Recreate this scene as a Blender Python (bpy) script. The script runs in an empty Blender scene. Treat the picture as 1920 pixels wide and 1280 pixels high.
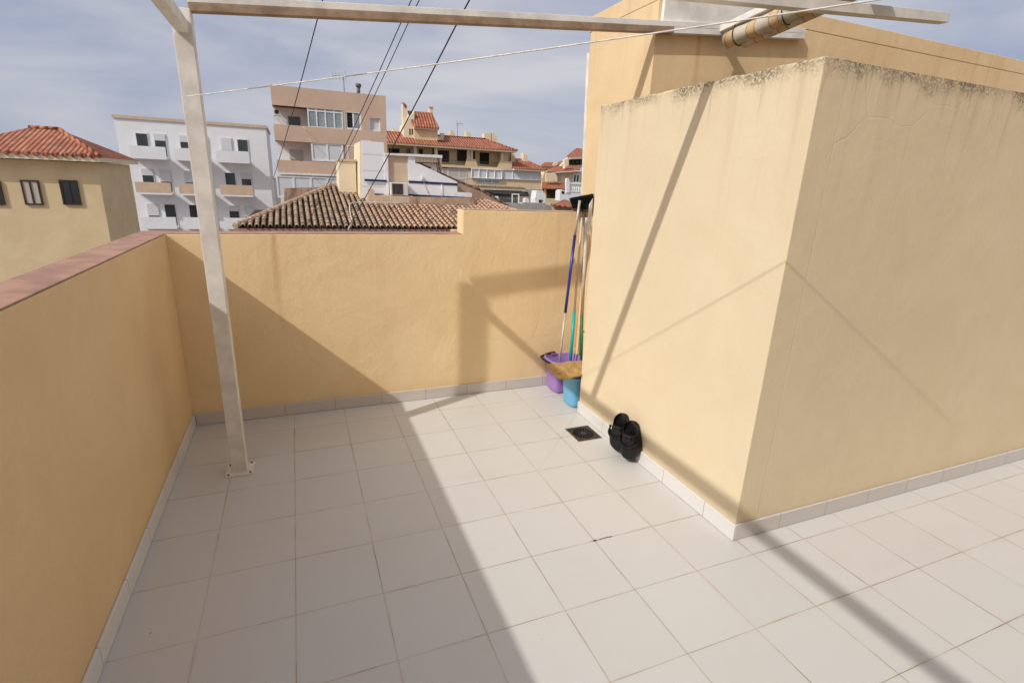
import bpy, bmesh, math, random
import numpy as np
from mathutils import Vector, Matrix
random.seed(7)
R = math.radians
sc = bpy.context.scene
col = sc.collection
# ------------------------------------------------------------------ camera
T = 0.33                                    # floor tile pitch, metres
FPX, YAW, PITCH, ROLL = 969.16, -0.395527, -0.295729, 0.040867
CAM = np.array([0.11577, -3.41104, 1.61150])
cy, sy, cp, sp = math.cos(YAW), math.sin(YAW), math.cos(PITCH), math.sin(PITCH)
fw = np.array([-sy*cp, cy*cp, sp]); rt0 = np.array([cy, sy, 0.]); up0 = np.cross(rt0, fw)
rt = math.cos(ROLL)*rt0 + math.sin(ROLL)*up0
up = -math.sin(ROLL)*rt0 + math.cos(ROLL)*up0
cd = bpy.data.cameras.new("camera"); cam = bpy.data.objects.new("camera", cd); col.objects.link(cam)
cam.matrix_world = Matrix(((rt[0], up[0], -fw[0], CAM[0]), (rt[1], up[1], -fw[1], CAM[1]), (rt[2], up[2], -fw[2], CAM[2]), (0, 0, 0, 1)))
cd.sensor_fit = 'HORIZONTAL'; cd.sensor_width = 36; cd.lens = 36*FPX/1920
cd.clip_start = 0.05; cd.clip_end = 3000
sc.camera = cam
# ------------------------------------------------------------------ light
SUN = Vector((1, 0.43, -0.915)).normalized()          # direction the light travels
sl = bpy.data.lights.new("sun", 'SUN'); sl.energy = 2.68; sl.angle = R(0.75); sl.color = (1.0, 0.968, 0.92)
so = bpy.data.objects.new("sun", sl); col.objects.link(so); so.location = (-6, -4, 8)
so.rotation_euler = SUN.to_track_quat('-Z', 'Y').to_euler()
w = bpy.data.worlds.new("World"); sc.world = w; w.use_nodes = True
nt = w.node_tree; nt.nodes.clear()
def N(t, **k):
    n = nt.nodes.new(t)
    for a, b in k.items(): setattr(n, a, b)
    return n
sky = N('ShaderNodeTexSky'); sky.sky_type = 'NISHITA'; sky.sun_disc = False
sky.sun_elevation = math.asin(-SUN.z); sky.sun_rotation = math.atan2(-SUN.x, -SUN.y)
tc = N('ShaderNodeTexCoord'); mp = N('ShaderNodeMapping'); mp.inputs['Scale'].default_value = (1.3, 1.6, 5.5)
mp.inputs['Rotation'].default_value = (0.12, 0.1, 0.5)
nz = N('ShaderNodeTexNoise'); nz.inputs['Scale'].default_value = 1.5; nz.inputs['Detail'].default_value = 5; nz.inputs['Roughness'].default_value = 0.52; nz.inputs['Distortion'].default_value = 0.4
rp = N('ShaderNodeValToRGB'); rp.color_ramp.elements[0].position = 0.32; rp.color_ramp.elements[1].position = 0.64
rp.color_ramp.elements[0].color = (3.75, 4.25, 6.0, 1); rp.color_ramp.elements[1].color = (7.4, 7.3, 7.7, 1)
mx = N('ShaderNodeMix', data_type='RGBA'); mx.inputs[0].default_value = 0.86
bg = N('ShaderNodeBackground'); bg.inputs[1].default_value = 0.085; wo = N('ShaderNodeOutputWorld')
L = nt.links.new
L(tc.outputs['Generated'], mp.inputs[0]); L(mp.outputs[0], nz.inputs[0]); L(nz.outputs[0], rp.inputs[0])
L(sky.outputs[0], mx.inputs[6]); L(rp.outputs[0], mx.inputs[7]); 
# thin cirrus round the sun: a broad real aureole in the sky behind the viewer
nrmv = N('ShaderNodeVectorMath', operation='NORMALIZE'); dt = N('ShaderNodeVectorMath', operation='DOT_PRODUCT'); dt.inputs[1].default_value = tuple(-SUN)
mxz = N('ShaderNodeMath', operation='MAXIMUM'); mxz.inputs[1].default_value = 0.0
pw_ = N('ShaderNodeMath', operation='POWER'); pw_.inputs[1].default_value = 22.0
aur = N('ShaderNodeMix', data_type='RGBA', blend_type='ADD'); aur.inputs[0].default_value = 1.0
sc_a = N('ShaderNodeVectorMath', operation='SCALE'); sc_a.inputs[0].default_value = (36, 33, 28.5)
L(tc.outputs['Generated'], nrmv.inputs[0]); L(nrmv.outputs[0], dt.inputs[0]); L(dt.outputs['Value'], mxz.inputs[0]); L(mxz.outputs[0], pw_.inputs[0])
L(pw_.outputs[0], sc_a.inputs['Scale']); L(mx.outputs[2], aur.inputs[6]); L(sc_a.outputs[0], aur.inputs[7]); L(aur.outputs[2], bg.inputs[0]); L(bg.outputs[0], wo.inputs[0])
sc.view_settings.view_transform = 'Standard'; sc.view_settings.look = 'None'
sc.view_settings.exposure = 0.07; sc.view_settings.gamma = 1.0
sc.render.engine = 'CYCLES'
# ------------------------------------------------------------------ measuring helpers (photo pixel -> point on a real plane)
def ray(px, py): return fw + rt*((px-960)/FPX) + up*(-(py-640)/FPX)
def onY(px, py, Y):
    d = ray(px, py); return CAM + d*((Y-CAM[1])/d[1])
def onX(px, py, X):
    d = ray(px, py); return CAM + d*((X-CAM[0])/d[0])
def onZ(px, py, Z):
    d = ray(px, py); return CAM + d*((Z-CAM[2])/d[2])
def at(px, py, D):
    return CAM + ray(px, py)*D
# ------------------------------------------------------------------ mesh builder
class MB:
    def __init__(s): s.v = []; s.f = []; s.m = []; s.sm = []
    def add(s, vs, fs, mi=0, smooth=False):
        b = len(s.v); s.v += [tuple(float(c) for c in v) for v in vs]
        for f in fs: s.f.append([b+i for i in f]); s.m.append(mi); s.sm.append(smooth)
        return s
    def box(s, x0, x1, y0, y1, z0, z1, mi=0):
        if x0 > x1: x0, x1 = x1, x0
        if y0 > y1: y0, y1 = y1, y0
        if z0 > z1: z0, z1 = z1, z0
        vs = [(x0,y0,z0),(x1,y0,z0),(x1,y1,z0),(x0,y1,z0),(x0,y0,z1),(x1,y0,z1),(x1,y1,z1),(x0,y1,z1)]
        return s.add(vs, [(0,3,2,1),(4,5,6,7),(0,1,5,4),(1,2,6,5),(2,3,7,6),(3,0,4,7)], mi)
    def prism(s, poly, y0, y1, mi=0):
        """poly: (x,z) outline, extruded from y0 (front) to y1"""
        n = len(poly)
        a = sum(poly[i][0]*poly[(i+1) % n][1]-poly[(i+1) % n][0]*poly[i][1] for i in range(n))
        if a < 0: poly = poly[::-1]
        vs = [(x, y0, z) for x, z in poly] + [(x, y1, z) for x, z in poly]
        fs = [tuple(range(n)), tuple(range(2*n-1, n-1, -1))] + [(i, n+i, n+(i+1) % n, (i+1) % n) for i in range(n)]
        return s.add(vs, fs, mi)
    def tube(s, pts, r, n=8, mi=0, smooth=True, cap=True):
        pts = [Vector(p) for p in pts]; rs = r if isinstance(r, (list, tuple)) else [r]*len(pts)
        vs = []; pa = None
        for i, p in enumerate(pts):
            d = (pts[min(i+1, len(pts)-1)]-pts[max(i-1, 0)]).normalized()
            if pa is None:
                a = d.orthogonal().normalized()
            else:
                a = (pa-d*pa.dot(d)).normalized()
            pa = a; b = d.cross(a)
            for k in range(n):
                t = 2*math.pi*k/n; vs.append(p+(a*math.cos(t)+b*math.sin(t))*rs[i])
        fs = []
        for i in range(len(pts)-1):
            for k in range(n):
                fs.append((i*n+k, i*n+(k+1) % n, (i+1)*n+(k+1) % n, (i+1)*n+k))
        s.add(vs, fs, mi, smooth)
        if cap:
            s.add(vs[:n], [tuple(range(n-1, -1, -1))], mi); s.add(vs[-n:], [tuple(range(n))], mi)
        return s
    def bar(s, p, q, wd, ht, mi=0):
        """rectangular bar from p to q"""
        p = Vector(p); q = Vector(q); d = (q-p).normalized()
        sd = d.cross(Vector((0, 0, 1)))
        sd = sd.normalized() if sd.length > 1e-4 else Vector((1, 0, 0)); u = sd.cross(d)
        vs = []
        for c in (p, q):
            for a, b in ((-1, -1), (1, -1), (1, 1), (-1, 1)): vs.append(c+sd*a*wd/2+u*b*ht/2)
        return s.add(vs, [(0,3,2,1)[::-1], (4,7,6,5)[::-1], (0,1,5,4)[::-1], (1,2,6,5)[::-1], (2,3,7,6)[::-1], (3,0,4,7)[::-1]], mi)
    def quad(s, a, b, c, d, mi=0): return s.add([a, b, c, d], [(0, 1, 2, 3)], mi)
    def build(s, name, mats, parent=None, bevel=0, bseg=2, subsurf=0):
        me = bpy.data.meshes.new(name); me.from_pydata(s.v, [], s.f)
        for m in (mats if isinstance(mats, (list, tuple)) else [mats]): me.materials.append(m)
        me.polygons.foreach_set('material_index', s.m); me.polygons.foreach_set('use_smooth', s.sm)
        bm = bmesh.new(); bm.from_mesh(me); bmesh.ops.remove_doubles(bm, verts=bm.verts, dist=1e-5)
        bmesh.ops.recalc_face_normals(bm, faces=bm.faces); bm.to_mesh(me); bm.free()
        me.update()
        o = bpy.data.objects.new(name, me); col.objects.link(o)
        if parent is not None:
            o.parent = parent
            if parent.parent is None and parent.type == 'EMPTY' and parent.get('_local') is None:
                o.matrix_parent_inverse = Matrix.Translation(-parent.location)
        if bevel:
            b = o.modifiers.new('bevel', 'BEVEL'); b.width = bevel; b.segments = bseg; b.limit_method = 'ANGLE'; b.angle_limit = R(40)
        if subsurf:
            b = o.modifiers.new('subsurf', 'SUBSURF'); b.levels = subsurf; b.render_levels = subsurf
        return o
def tag(o, label=None, cat=None, group=None, kind=None):
    for k, v in (('label', label), ('category', cat), ('group', group), ('kind', kind)):
        if v: o[k] = v
    return o
def thing(name, loc, label, cat, group=None, local=False):
    o = bpy.data.objects.new(name, None); col.objects.link(o); o.location = loc; o.empty_display_size = 0.1
    if local: o['_local'] = 1
    return tag(o, label, cat, group)
# ------------------------------------------------------------------ materials
class NT:
    def __init__(s, name, rough=0.8, spec=0.3):
        s.mat = bpy.data.materials.new(name); s.mat.use_nodes = True; s.t = s.mat.node_tree
        s.b = s.t.nodes['Principled BSDF']; s.b.inputs['Roughness'].default_value = rough
        s.b.inputs['Specular IOR Level'].default_value = spec
        s.tc = s.t.nodes.new('ShaderNodeTexCoord'); s.co = s.tc.outputs['Object']
    def n(s, t, ins=None, **k):
        o = s.t.nodes.new(t)
        for a, b in k.items(): setattr(o, a, b)
        for a, b in (ins or {}).items():
            if hasattr(b, 'is_linked') or hasattr(b, 'links'): s.t.links.new(b, o.inputs[a])
            else: o.inputs[a].default_value = b
        return o
    def map(s, sc=(1, 1, 1), rot=(0, 0, 0), loc=(0, 0, 0), src=None):
        return s.n('ShaderNodeMapping', {0: src or s.co, 'Scale': sc, 'Rotation': rot, 'Location': loc}).outputs[0]
    def noise(s, scale, detail=4, rough=0.5, src=None, dist=0.0):
        return s.n('ShaderNodeTexNoise', {0: src or s.co, 'Scale': scale, 'Detail': detail, 'Roughness': rough, 'Distortion': dist}).outputs[0]
    def m(s, op, a, b=None, c=None, clamp=False):
        d = {0: a}
        if b is not None: d[1] = b
        if c is not None: d[2] = c
        return s.n('ShaderNodeMath', d, operation=op, use_clamp=clamp).outputs[0]
    def ramp(s, x, lo, hi, a=0., b=1.):
        return s.n('ShaderNodeMapRange', {0: x, 1: lo, 2: hi, 3: a, 4: b}, interpolation_type='SMOOTHSTEP').outputs[0]
    def mix(s, f, a, b, blend='MIX'):
        o = s.n('ShaderNodeMix', data_type='RGBA', blend_type=blend)
        for i, x in ((0, f), (6, a), (7, b)):
            if hasattr(x, 'links'): s.t.links.new(x, o.inputs[i])
            else: o.inputs[i].default_value = (*x, 1) if isinstance(x, (tuple, list)) and len(x) == 3 else x
        return o.outputs[2]
    def xyz(s, src=None):
        o = s.n('ShaderNodeSeparateXYZ', {0: src or s.co}); return o.outputs
    def col(s, c): s.t.links.new(c, s.b.inputs['Base Color'])
    def bump(s, h, strength=0.3, dist=0.01, prev=None):
        d = {'Height': h, 'Strength': strength, 'Distance': dist}
        if prev: d['Normal'] = prev
        return s.n('ShaderNodeBump', d).outputs[0]
    def nrm(s, x): s.t.links.new(x, s.b.inputs['Normal'])
def plain(name, c, rough=0.6, spec=0.4, var=0.12, vscale=6., metal=0., bump=0., bscale=60., trans=0.):
    t = NT(name, rough, spec)
    f = t.ramp(t.noise(vscale, 4, 0.6), 0.3, 0.7)
    c2 = tuple(x*(1-var) for x in c); c1 = tuple(min(1, x*(1+var*0.6)) for x in c)
    t.col(t.mix(f, c2, c1)); t.b.inputs['Metallic'].default_value = metal
    if bump: t.nrm(t.bump(t.noise(bscale, 3), bump, 0.004))
    return t.mat
def stucco(name, c, c2=None, rough=0.92, bump=0.35, patch=0.5, streak_top=None, mold_top=None, drip=None, cracks=True, scale=1.0, mold_len=0.07, streak_k=0.55):
    t = NT(name, rough, 0.15)
    c2 = c2 or tuple(x*0.86 for x in c)
    f = t.ramp(t.noise(2.2*scale, 5, 0.62, dist=0.6), 0.32, 0.7)
    colr = t.mix(f, c2, c)
    fine = t.noise(55*scale, 3, 0.6)
    colr = t.mix(t.ramp(fine, 0.3, 0.7, 0.0, 0.10), colr, tuple(x*0.75 for x in c))
    x, y, z = t.xyz()
    if streak_top is not None:      # water streaks running down from an edge
        st = t.noise(1.0, 4, 0.6, src=t.map((11, 11, 0.35)))
        f1 = t.ramp(st, 0.50, 0.72); f2 = t.ramp(z, streak_top-0.9, streak_top, 0.03, streak_k)
        colr = t.mix(t.m('MULTIPLY', f1, f2), colr, tuple(x_*k for x_, k in zip(c, (0.62, 0.55, 0.46))))
    if mold_top is not None:
        edge = t.m('ADD', z, t.m('MULTIPLY', t.m('SUBTRACT', t.noise(5, 4, 0.7), 0.5), mold_len*3.2))
        f2 = t.ramp(edge, mold_top-mold_len*1.3, mold_top+0.01, 0, 1)
        sp_ = t.ramp(t.noise(80, 5, 0.75), 0.37, 0.56)
        big = t.ramp(t.noise(3.1, 3, 0.6), 0.32, 0.58, 0.35, 1.0)
        colr = t.mix(t.m('MULTIPLY', t.m('MULTIPLY', f2, sp_), t.m('MULTIPLY', big, 0.92)), colr, (0.085, 0.062, 0.045))
        st = t.noise(1.0, 5, 0.7, src=t.map((26, 26, 1.4)))
        f3 = t.m('MULTIPLY', t.ramp(st, 0.50, 0.75), t.ramp(z, mold_top-0.34, mold_top, 0, 0.42))
        colr = t.mix(f3, colr, (0.24, 0.17, 0.10))
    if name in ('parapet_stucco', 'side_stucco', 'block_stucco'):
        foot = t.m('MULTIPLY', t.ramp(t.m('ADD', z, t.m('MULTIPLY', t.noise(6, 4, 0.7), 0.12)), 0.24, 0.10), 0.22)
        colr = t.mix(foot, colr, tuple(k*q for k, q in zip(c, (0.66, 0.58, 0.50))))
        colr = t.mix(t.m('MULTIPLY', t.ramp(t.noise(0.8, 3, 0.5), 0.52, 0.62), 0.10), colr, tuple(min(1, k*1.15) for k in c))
    if drip is not None:            # a rust-coloured drip line at a place of its own
        dx, ztop, ln = drip
        g = t.m('ABSOLUTE', t.m('SUBTRACT', t.m('ADD', x, t.m('MULTIPLY', t.m('SUBTRACT', t.noise(4, 2), 0.5), 0.05)), dx))
        f4 = t.m('MULTIPLY', t.ramp(g, 0.035, 0.0), t.ramp(z, ztop-ln, ztop-0.02, 0, 0.5))
        colr = t.mix(f4, colr, (0.52, 0.27, 0.10))
    h = t.m('ADD', t.m('ADD', t.m('MULTIPLY', t.noise(3.0*scale, 4, 0.55, dist=0.5), 2.0), t.m('MULTIPLY', t.noise(11*scale, 4, 0.6, dist=0.6), 0.45)), t.m('MULTIPLY', t.noise(42*scale, 4, 0.65), 0.35))
    if cracks:
        wob = t.n('ShaderNodeMix', {0: 0.13}, data_type='VECTOR')
        t.t.links.new(t.co, wob.inputs[4]); t.t.links.new(t.n('ShaderNodeTexNoise', {0: t.co, 'Scale': 4.0, 'Detail': 5}).outputs['Color'], wob.inputs[5])
        vo = t.n('ShaderNodeTexVoronoi', {0: wob.outputs[1], 'Scale': 1.9*scale}, feature='DISTANCE_TO_EDGE').outputs['Distance']
        msk = t.ramp(t.noise(1.3, 3, 0.6), 0.54, 0.68)
        ck = t.m('MULTIPLY', t.ramp(vo, 0.010, 0.0), msk)
        colr = t.mix(t.m('MULTIPLY', ck, 0.09), colr, tuple(x*0.45 for x in c))
        h = t.m('SUBTRACT', h, t.m('MULTIPLY', ck, 0.22))
    t.nrm(t.bump(h, bump, 0.012))
    t.col(colr)
    return t.mat
def roof_tile_mat(name, c1, c2, c3, pitch, row, slope=1.0, bump=1.0, axis='x'):
    """far tiled roof: pantile ridges across, courses up the slope"""
    t = NT(name, 0.85, 0.2); x, y, z = t.xyz()
    u = x if axis == 'x' else y
    v = t.m('ADD', z, 0.0) if slope is None else (y if axis == 'x' else x)
    ui = t.m('FLOOR', t.m('DIVIDE', u, pitch)); vi = t.m('FLOOR', t.m('DIVIDE', v, row))
    wn = t.n('ShaderNodeTexWhiteNoise', {0: t.n('ShaderNodeCombineXYZ', {0: ui, 1: vi}).outputs[0]}).outputs['Value']
    cr = t.mix(t.ramp(wn, 0.0, 1.0), c1, c2)
    cr = t.mix(t.m('MULTIPLY', t.ramp(t.noise(0.9, 4, 0.6), 0.45, 0.75), 0.6), cr, c3)
    fr = t.m('FRACT', t.m('DIVIDE', u, pitch))
    hh = t.m('ABSOLUTE', t.m('SINE', t.m('MULTIPLY', fr, math.pi)))
    fv = t.m('FRACT', t.m('DIVIDE', v, row))
    groove = t.ramp(hh, 0.42, 0.12)
    cr = t.mix(t.m('MULTIPLY', groove, 0.55), cr, tuple(k*0.35 for k in c1))
    cr = t.mix(t.m('MULTIPLY', t.ramp(fv, 0.14, 0.0), 0.45), cr, tuple(k*0.35 for k in c1))
    t.nrm(t.bump(t.m('ADD', hh, t.m('MULTIPLY', fv, -0.35)), bump, pitch*0.35))
    t.col(cr); return t.mat

M = {}
YEL = (0.80, 0.585, 0.315)
M['parapet'] = stucco('parapet_stucco', (0.86, 0.665, 0.40), (0.81, 0.61, 0.35), drip=(-0.03, 1.245, 0.75), streak_top=1.26, bump=0.40, streak_k=0.18)
M['bigwall'] = stucco('block_stucco', (0.735, 0.62, 0.43), (0.705, 0.585, 0.395), mold_top=2.112, streak_top=2.1, bump=0.22, streak_k=0.3)
M['tower'] = stucco('tower_stucco', (0.78, 0.59, 0.355), (0.73, 0.535, 0.31), streak_top=2.7, bump=0.3, cracks=False, streak_k=0.22, drip=(2.56, 2.62, 0.6))
M['leftwall'] = stucco('side_stucco', (0.78, 0.585, 0.34), (0.73, 0.535, 0.30), bump=0.35)
M['coping'] = plain('coping_paint', (0.40, 0.235, 0.175), 0.85, 0.2, 0.2, 9, bump=0.4)
M['white_paint'] = plain('white_paint', (0.76, 0.73, 0.68), 0.6, 0.3, 0.16, 7, bump=0.25, bscale=25)
M['bar_brown'] = plain('weathered_beam', (0.33, 0.23, 0.155), 0.7, 0.3, 0.25, 14, bump=0.3)
M['cement'] = stucco('grey_cement', (0.50, 0.45, 0.40), (0.36, 0.31, 0.27), bump=0.5, cracks=False)

# floor: glazed stoneware tiles laid on the T grid
def floor_mat():
    t = NT('floor_tiles', 0.42, 0.35); x, y, z = t.xyz()
    # the grout lines wander a little
    dx = t.m('MULTIPLY', t.m('SUBTRACT', t.noise(1.6, 2), 0.5), 0.006)
    u = t.m('DIVIDE', t.m('ADD', x, dx), T); v = t.m('DIVIDE', t.m('ADD', y, dx), T)
    ui = t.m('FLOOR', u); vi = t.m('FLOOR', v)
    wn = t.n('ShaderNodeTexWhiteNoise', {0: t.n('ShaderNodeCombineXYZ', {0: ui, 1: vi}).outputs[0]}).outputs
    base = t.mix(wn['Value'], (0.588, 0.577, 0.551), (0.607, 0.597, 0.573))
    base = t.mix(t.ramp(t.noise(3.2, 5, 0.6), 0.3, 0.75, 0, 0.30), base, (0.60, 0.55, 0.49))
    base = t.mix(t.ramp(t.noise(240, 2, 0.6), 0.35, 0.65, 0, 0.16), base, (0.50, 0.455, 0.41))
    base = t.mix(t.ramp(t.noise(17, 5, 0.7), 0.50, 0.78, 0, 0.22), base, (0.56, 0.50, 0.43))
    vo = t.n('ShaderNodeTexVoronoi', {0: t.co, 'Scale': 4.2}, feature='F1').outputs['Distance']
    base = t.mix(t.m('MULTIPLY', t.ramp(vo, 0.022, 0.012), t.ramp(t.noise(2.0, 2), 0.52, 0.6)), base, (0.25, 0.18, 0.12))
    smear = t.ramp(t.noise(1.1, 6, 0.68, src=t.map((1.0, 2.6, 1))), 0.52, 0.74)
    base = t.mix(t.m('MULTIPLY', smear, 0.16), base, (0.44, 0.385, 0.33))
    grit = t.n('ShaderNodeTexVoronoi', {0: t.co, 'Scale': 13.0}, feature='F1').outputs
    gsel = t.n('ShaderNodeSeparateColor', {0: grit['Color']}).outputs[0]
    base = t.mix(t.m('MULTIPLY', t.m('MULTIPLY', t.ramp(grit['Distance'], 0.035, 0.018), t.m('GREATER_THAN', gsel, 0.93)), 0.7), base, (0.16, 0.12, 0.09))
    def dist(q):
        f = t.m('FRACT', q); return t.m('MULTIPLY', t.m('MINIMUM', f, t.m('SUBTRACT', 1.0, f)), T)
    du, dv = dist(u), dist(v)
    # diagonal cuts that fall towards the drain
    def seg(ax, ay, bx, by):
        ln = math.hypot(bx-ax, by-ay); ex, ey = (bx-ax)/ln, (by-ay)/ln
        px = t.m('SUBTRACT', x, ax); py = t.m('SUBTRACT', y, ay)
        s_ = t.m('ADD', t.m('MULTIPLY', px, ex), t.m('MULTIPLY', py, ey))
        d_ = t.m('ABSOLUTE', t.m('SUBTRACT', t.m('MULTIPLY', px, ey), t.m('MULTIPLY', py, ex)))
        out = t.m('ADD', t.m('LESS_THAN', s_, 0.0), t.m('GREATER_THAN', s_, ln))
        return t.m('ADD', d_, t.m('MULTIPLY', out, 10.0))
    d = t.m('MINIMUM', du, dv)
    ds = None
    for a in ((1.955, -0.335, 1.736, -0.563), (1.736, -0.563, 1.65, -0.66), (1.65, -0.66, 1.32, -0.99), (1.905, -0.749, 1.96, -0.80), (1.737, -0.743, 1.65, -0.83)):
        g = seg(*a); ds = g if ds is None else t.m('MINIMUM', ds, g)
    wv = t.ramp(t.noise(7, 3), 0.3, 0.7, 0.0006, 0.0014)
    g1 = t.n('ShaderNodeMapRange', {0: t.m('DIVIDE', d, wv), 1: 1.5, 2: 0.7, 3: 0., 4: 1.}).outputs[0]
    g2 = t.n('ShaderNodeMapRange', {0: t.m('DIVIDE', ds, wv), 1: 1.1, 2: 0.5, 3: 0., 4: 0.5}).outputs[0]
    g = t.m('MAXIMUM', g1, g2)
    dirt = t.ramp(t.noise(1.5, 4, 0.6), 0.36, 0.62)
    gc = t.mix(dirt, (0.50, 0.41, 0.32), (0.22, 0.14, 0.08))
    blk = t.m('MULTIPLY', t.ramp(t.noise(9, 4, 0.8), 0.68, 0.71), 1.0)
    ddx = t.m('SUBTRACT', x, 1.36); ddy = t.m('SUBTRACT', y, -1.65)
    rd_ = t.m('ADD', t.m('MULTIPLY', t.m('ABSOLUTE', ddx), 1.0), t.m('MULTIPLY', t.m('ABSOLUTE', ddy), 6.0))
    spot = t.m('MULTIPLY', t.m('LESS_THAN', rd_, 0.072), t.ramp(t.noise(60, 4, 0.8), 0.46, 0.52))
    spot = t.m('MULTIPLY', spot, t.m('LESS_THAN', t.m('ABSOLUTE', ddy), 0.0045))
    rc_ = t.m('ADD', t.m('ABSOLUTE', t.m('SUBTRACT', x, 1.322)), t.m('ABSOLUTE', ddy)); spot = t.m('MAXIMUM', spot, t.m('MULTIPLY', t.ramp(rc_, 0.012, 0.006), 0.9))
    gc = t.mix(blk, gc, (0.06, 0.04, 0.03))
    # faint grime halo beside the joints
    halo = t.m('MULTIPLY', t.ramp(d, 0.012, 0.0), t.ramp(t.noise(6, 3), 0.4, 0.7, 0.05, 0.35))
    base = t.mix(halo, base, (0.46, 0.37, 0.28))
    t.col(t.mix(spot, t.mix(g, base, gc), (0.03, 0.022, 0.018)))
    t.nrm(t.bump(t.m('SUBTRACT', t.m('MULTIPLY', t.noise(130, 2), 0.25), g), 0.25, 0.002))
    t.t.links.new(t.ramp(g, 0, 1, 0.40, 0.9), t.b.inputs['Roughness'])
    return t.mat
M['floor'] = floor_mat()
def skirt_mat(name, axis, off=0.0, c=(0.60, 0.56, 0.53)):
    t = NT(name, 0.4, 0.4); x, y, z = t.xyz(); q = x if axis == 'x' else y
    u = t.m('DIVIDE', t.m('ADD', q, off), T); f = t.m('FRACT', u)
    d = t.m('MULTIPLY', t.m('MINIMUM', f, t.m('SUBTRACT', 1.0, f)), T)
    wn = t.n('ShaderNodeTexWhiteNoise', {0: t.n('ShaderNodeCombineXYZ', {0: t.m('FLOOR', u)}).outputs[0]}).outputs['Value']
    base = t.mix(wn, c, tuple(k*0.94 for k in c))
    base = t.mix(t.ramp(t.noise(150, 2), 0.35, 0.65, 0, 0.12), base, (0.45, 0.40, 0.36))
    base = t.mix(t.ramp(z, 0.010, 0.0, 0, 0.5), base, (0.30, 0.22, 0.15))
    g = t.n('ShaderNodeMapRange', {0: d, 1: 0.0022, 2: 0.0009, 3: 0., 4: 0.85}).outputs[0]
    t.col(t.mix(g, base, (0.24, 0.17, 0.11)))
    return t.mat
M['skirt_x'] = skirt_mat('skirting_tiles', 'x', 0.055)
M['skirt_y'] = skirt_mat('skirting_tiles_side', 'y', 0.02, (0.70, 0.685, 0.665))

# ------------------------------------------------------------------ setting
mb = MB(); mb.quad((-900, -300, -8), (900, -300, -8), (900, 1500, -8), (-900, 1500, -8))
tag(mb.build('ground', stucco('town_ground', (0.22, 0.19, 0.16), (0.14, 0.12, 0.10), cracks=False, scale=0.1)), kind='structure')
PY = 0.72*T; SK = 0.012           # parapet inner face, skirting thickness
LX = -1.85*T                      # side wall inner face
BX = 5.95*T; BY0 = -5.65*T; BY1 = -1.0*T; BZ = 6.38*T     # block wall
AX = 2.2275; AY = -0.426          # stair tower corner
mb = MB(); mb.quad((-8, -9, 0), (9, -9, 0), (9, 0.3, 0), (-8, 0.3, 0))
tag(mb.build('terrace_floor', M['floor']), kind='structure')

# parapet wall, with its step
pw = thing('parapet_wall', (1, PY+0.075, 0), 'yellow stuccoed parapet wall across the far end of the terrace, stepped up on its right half', 'wall')
XS = 3.70*T; Z1 = 3.775*T; Z2 = 4.295*T; PT = 0.15
def rough_prism(poly, y0, y1): return MB().prism(poly, y0, y1)
mb = MB(); mb.prism([(LX-0.15, -7.9), (AX-0.002, -7.9), (AX-0.002, Z2), (XS, Z2), (XS, Z1), (LX-0.15, Z1)], PY, PY+PT)
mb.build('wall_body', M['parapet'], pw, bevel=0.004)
mb = MB(); mb.box(LX-0.15, XS-0.001, PY+0.002, PY+PT+0.012, Z1+0.0005, Z1+0.005); mb.build('coping', M['coping'], pw, bevel=0.003)
mb = MB(); mb.box(XS+0.004, AX-0.004, PY+0.002, PY+PT+0.012, Z2+0.0005, Z2+0.005)
mb.build('coping', plain('coping_paint_pale', (0.46, 0.32, 0.22), 0.85, 0.2, 0.2, 9), pw, bevel=0.003)
mb = MB(); mb.box(1.52, 1.20+0.0, PY+PT+0.013, PY+PT+0.11, Z1-0.03, Z1+0.016)
mb.build('mortar_ledge', plain('ledge_plaster', (0.66, 0.44, 0.30), 0.9, 0.2, 0.15, 9), pw, bevel=0.004)
mb = MB(); mb.box(LX+SK+0.001, AX-0.003, PY-SK, PY-0.0005, 0.0005, 0.086)
mb.build('skirting', M['skirt_x'], pw, bevel=0.003)

# side wall on the left
sw = thing('side_wall', (LX-0.075, -3, 0), 'shaded yellow side wall along the left edge of the terrace', 'wall')
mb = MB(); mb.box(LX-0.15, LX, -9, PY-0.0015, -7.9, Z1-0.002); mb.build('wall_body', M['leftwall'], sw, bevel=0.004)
mb = MB(); mb.box(LX-0.16, LX-0.003, -9, PY+0.001, Z1-0.0015, Z1+0.0045); mb.build('coping', M['coping'], sw, bevel=0.003)
mb = MB(); mb.box(LX+0.0005, LX+SK, -9, PY-SK-0.001, 0.0005, 0.086); mb.build('skirting', M['skirt_y'], sw, bevel=0.003)

# block wall on the right: wall along y and its return
bw = thing('block_wall', ((BX+2.1)/2, -1.1, 0), 'tall pale yellow wall on the right with black mould speckled along its top edge', 'wall')
WT = 0.14; RX = 6.5
mb = MB()
yb, ytp = BY1, BY1+0.035
n_ = 24
outl = []
vs = []; fs = []
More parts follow.
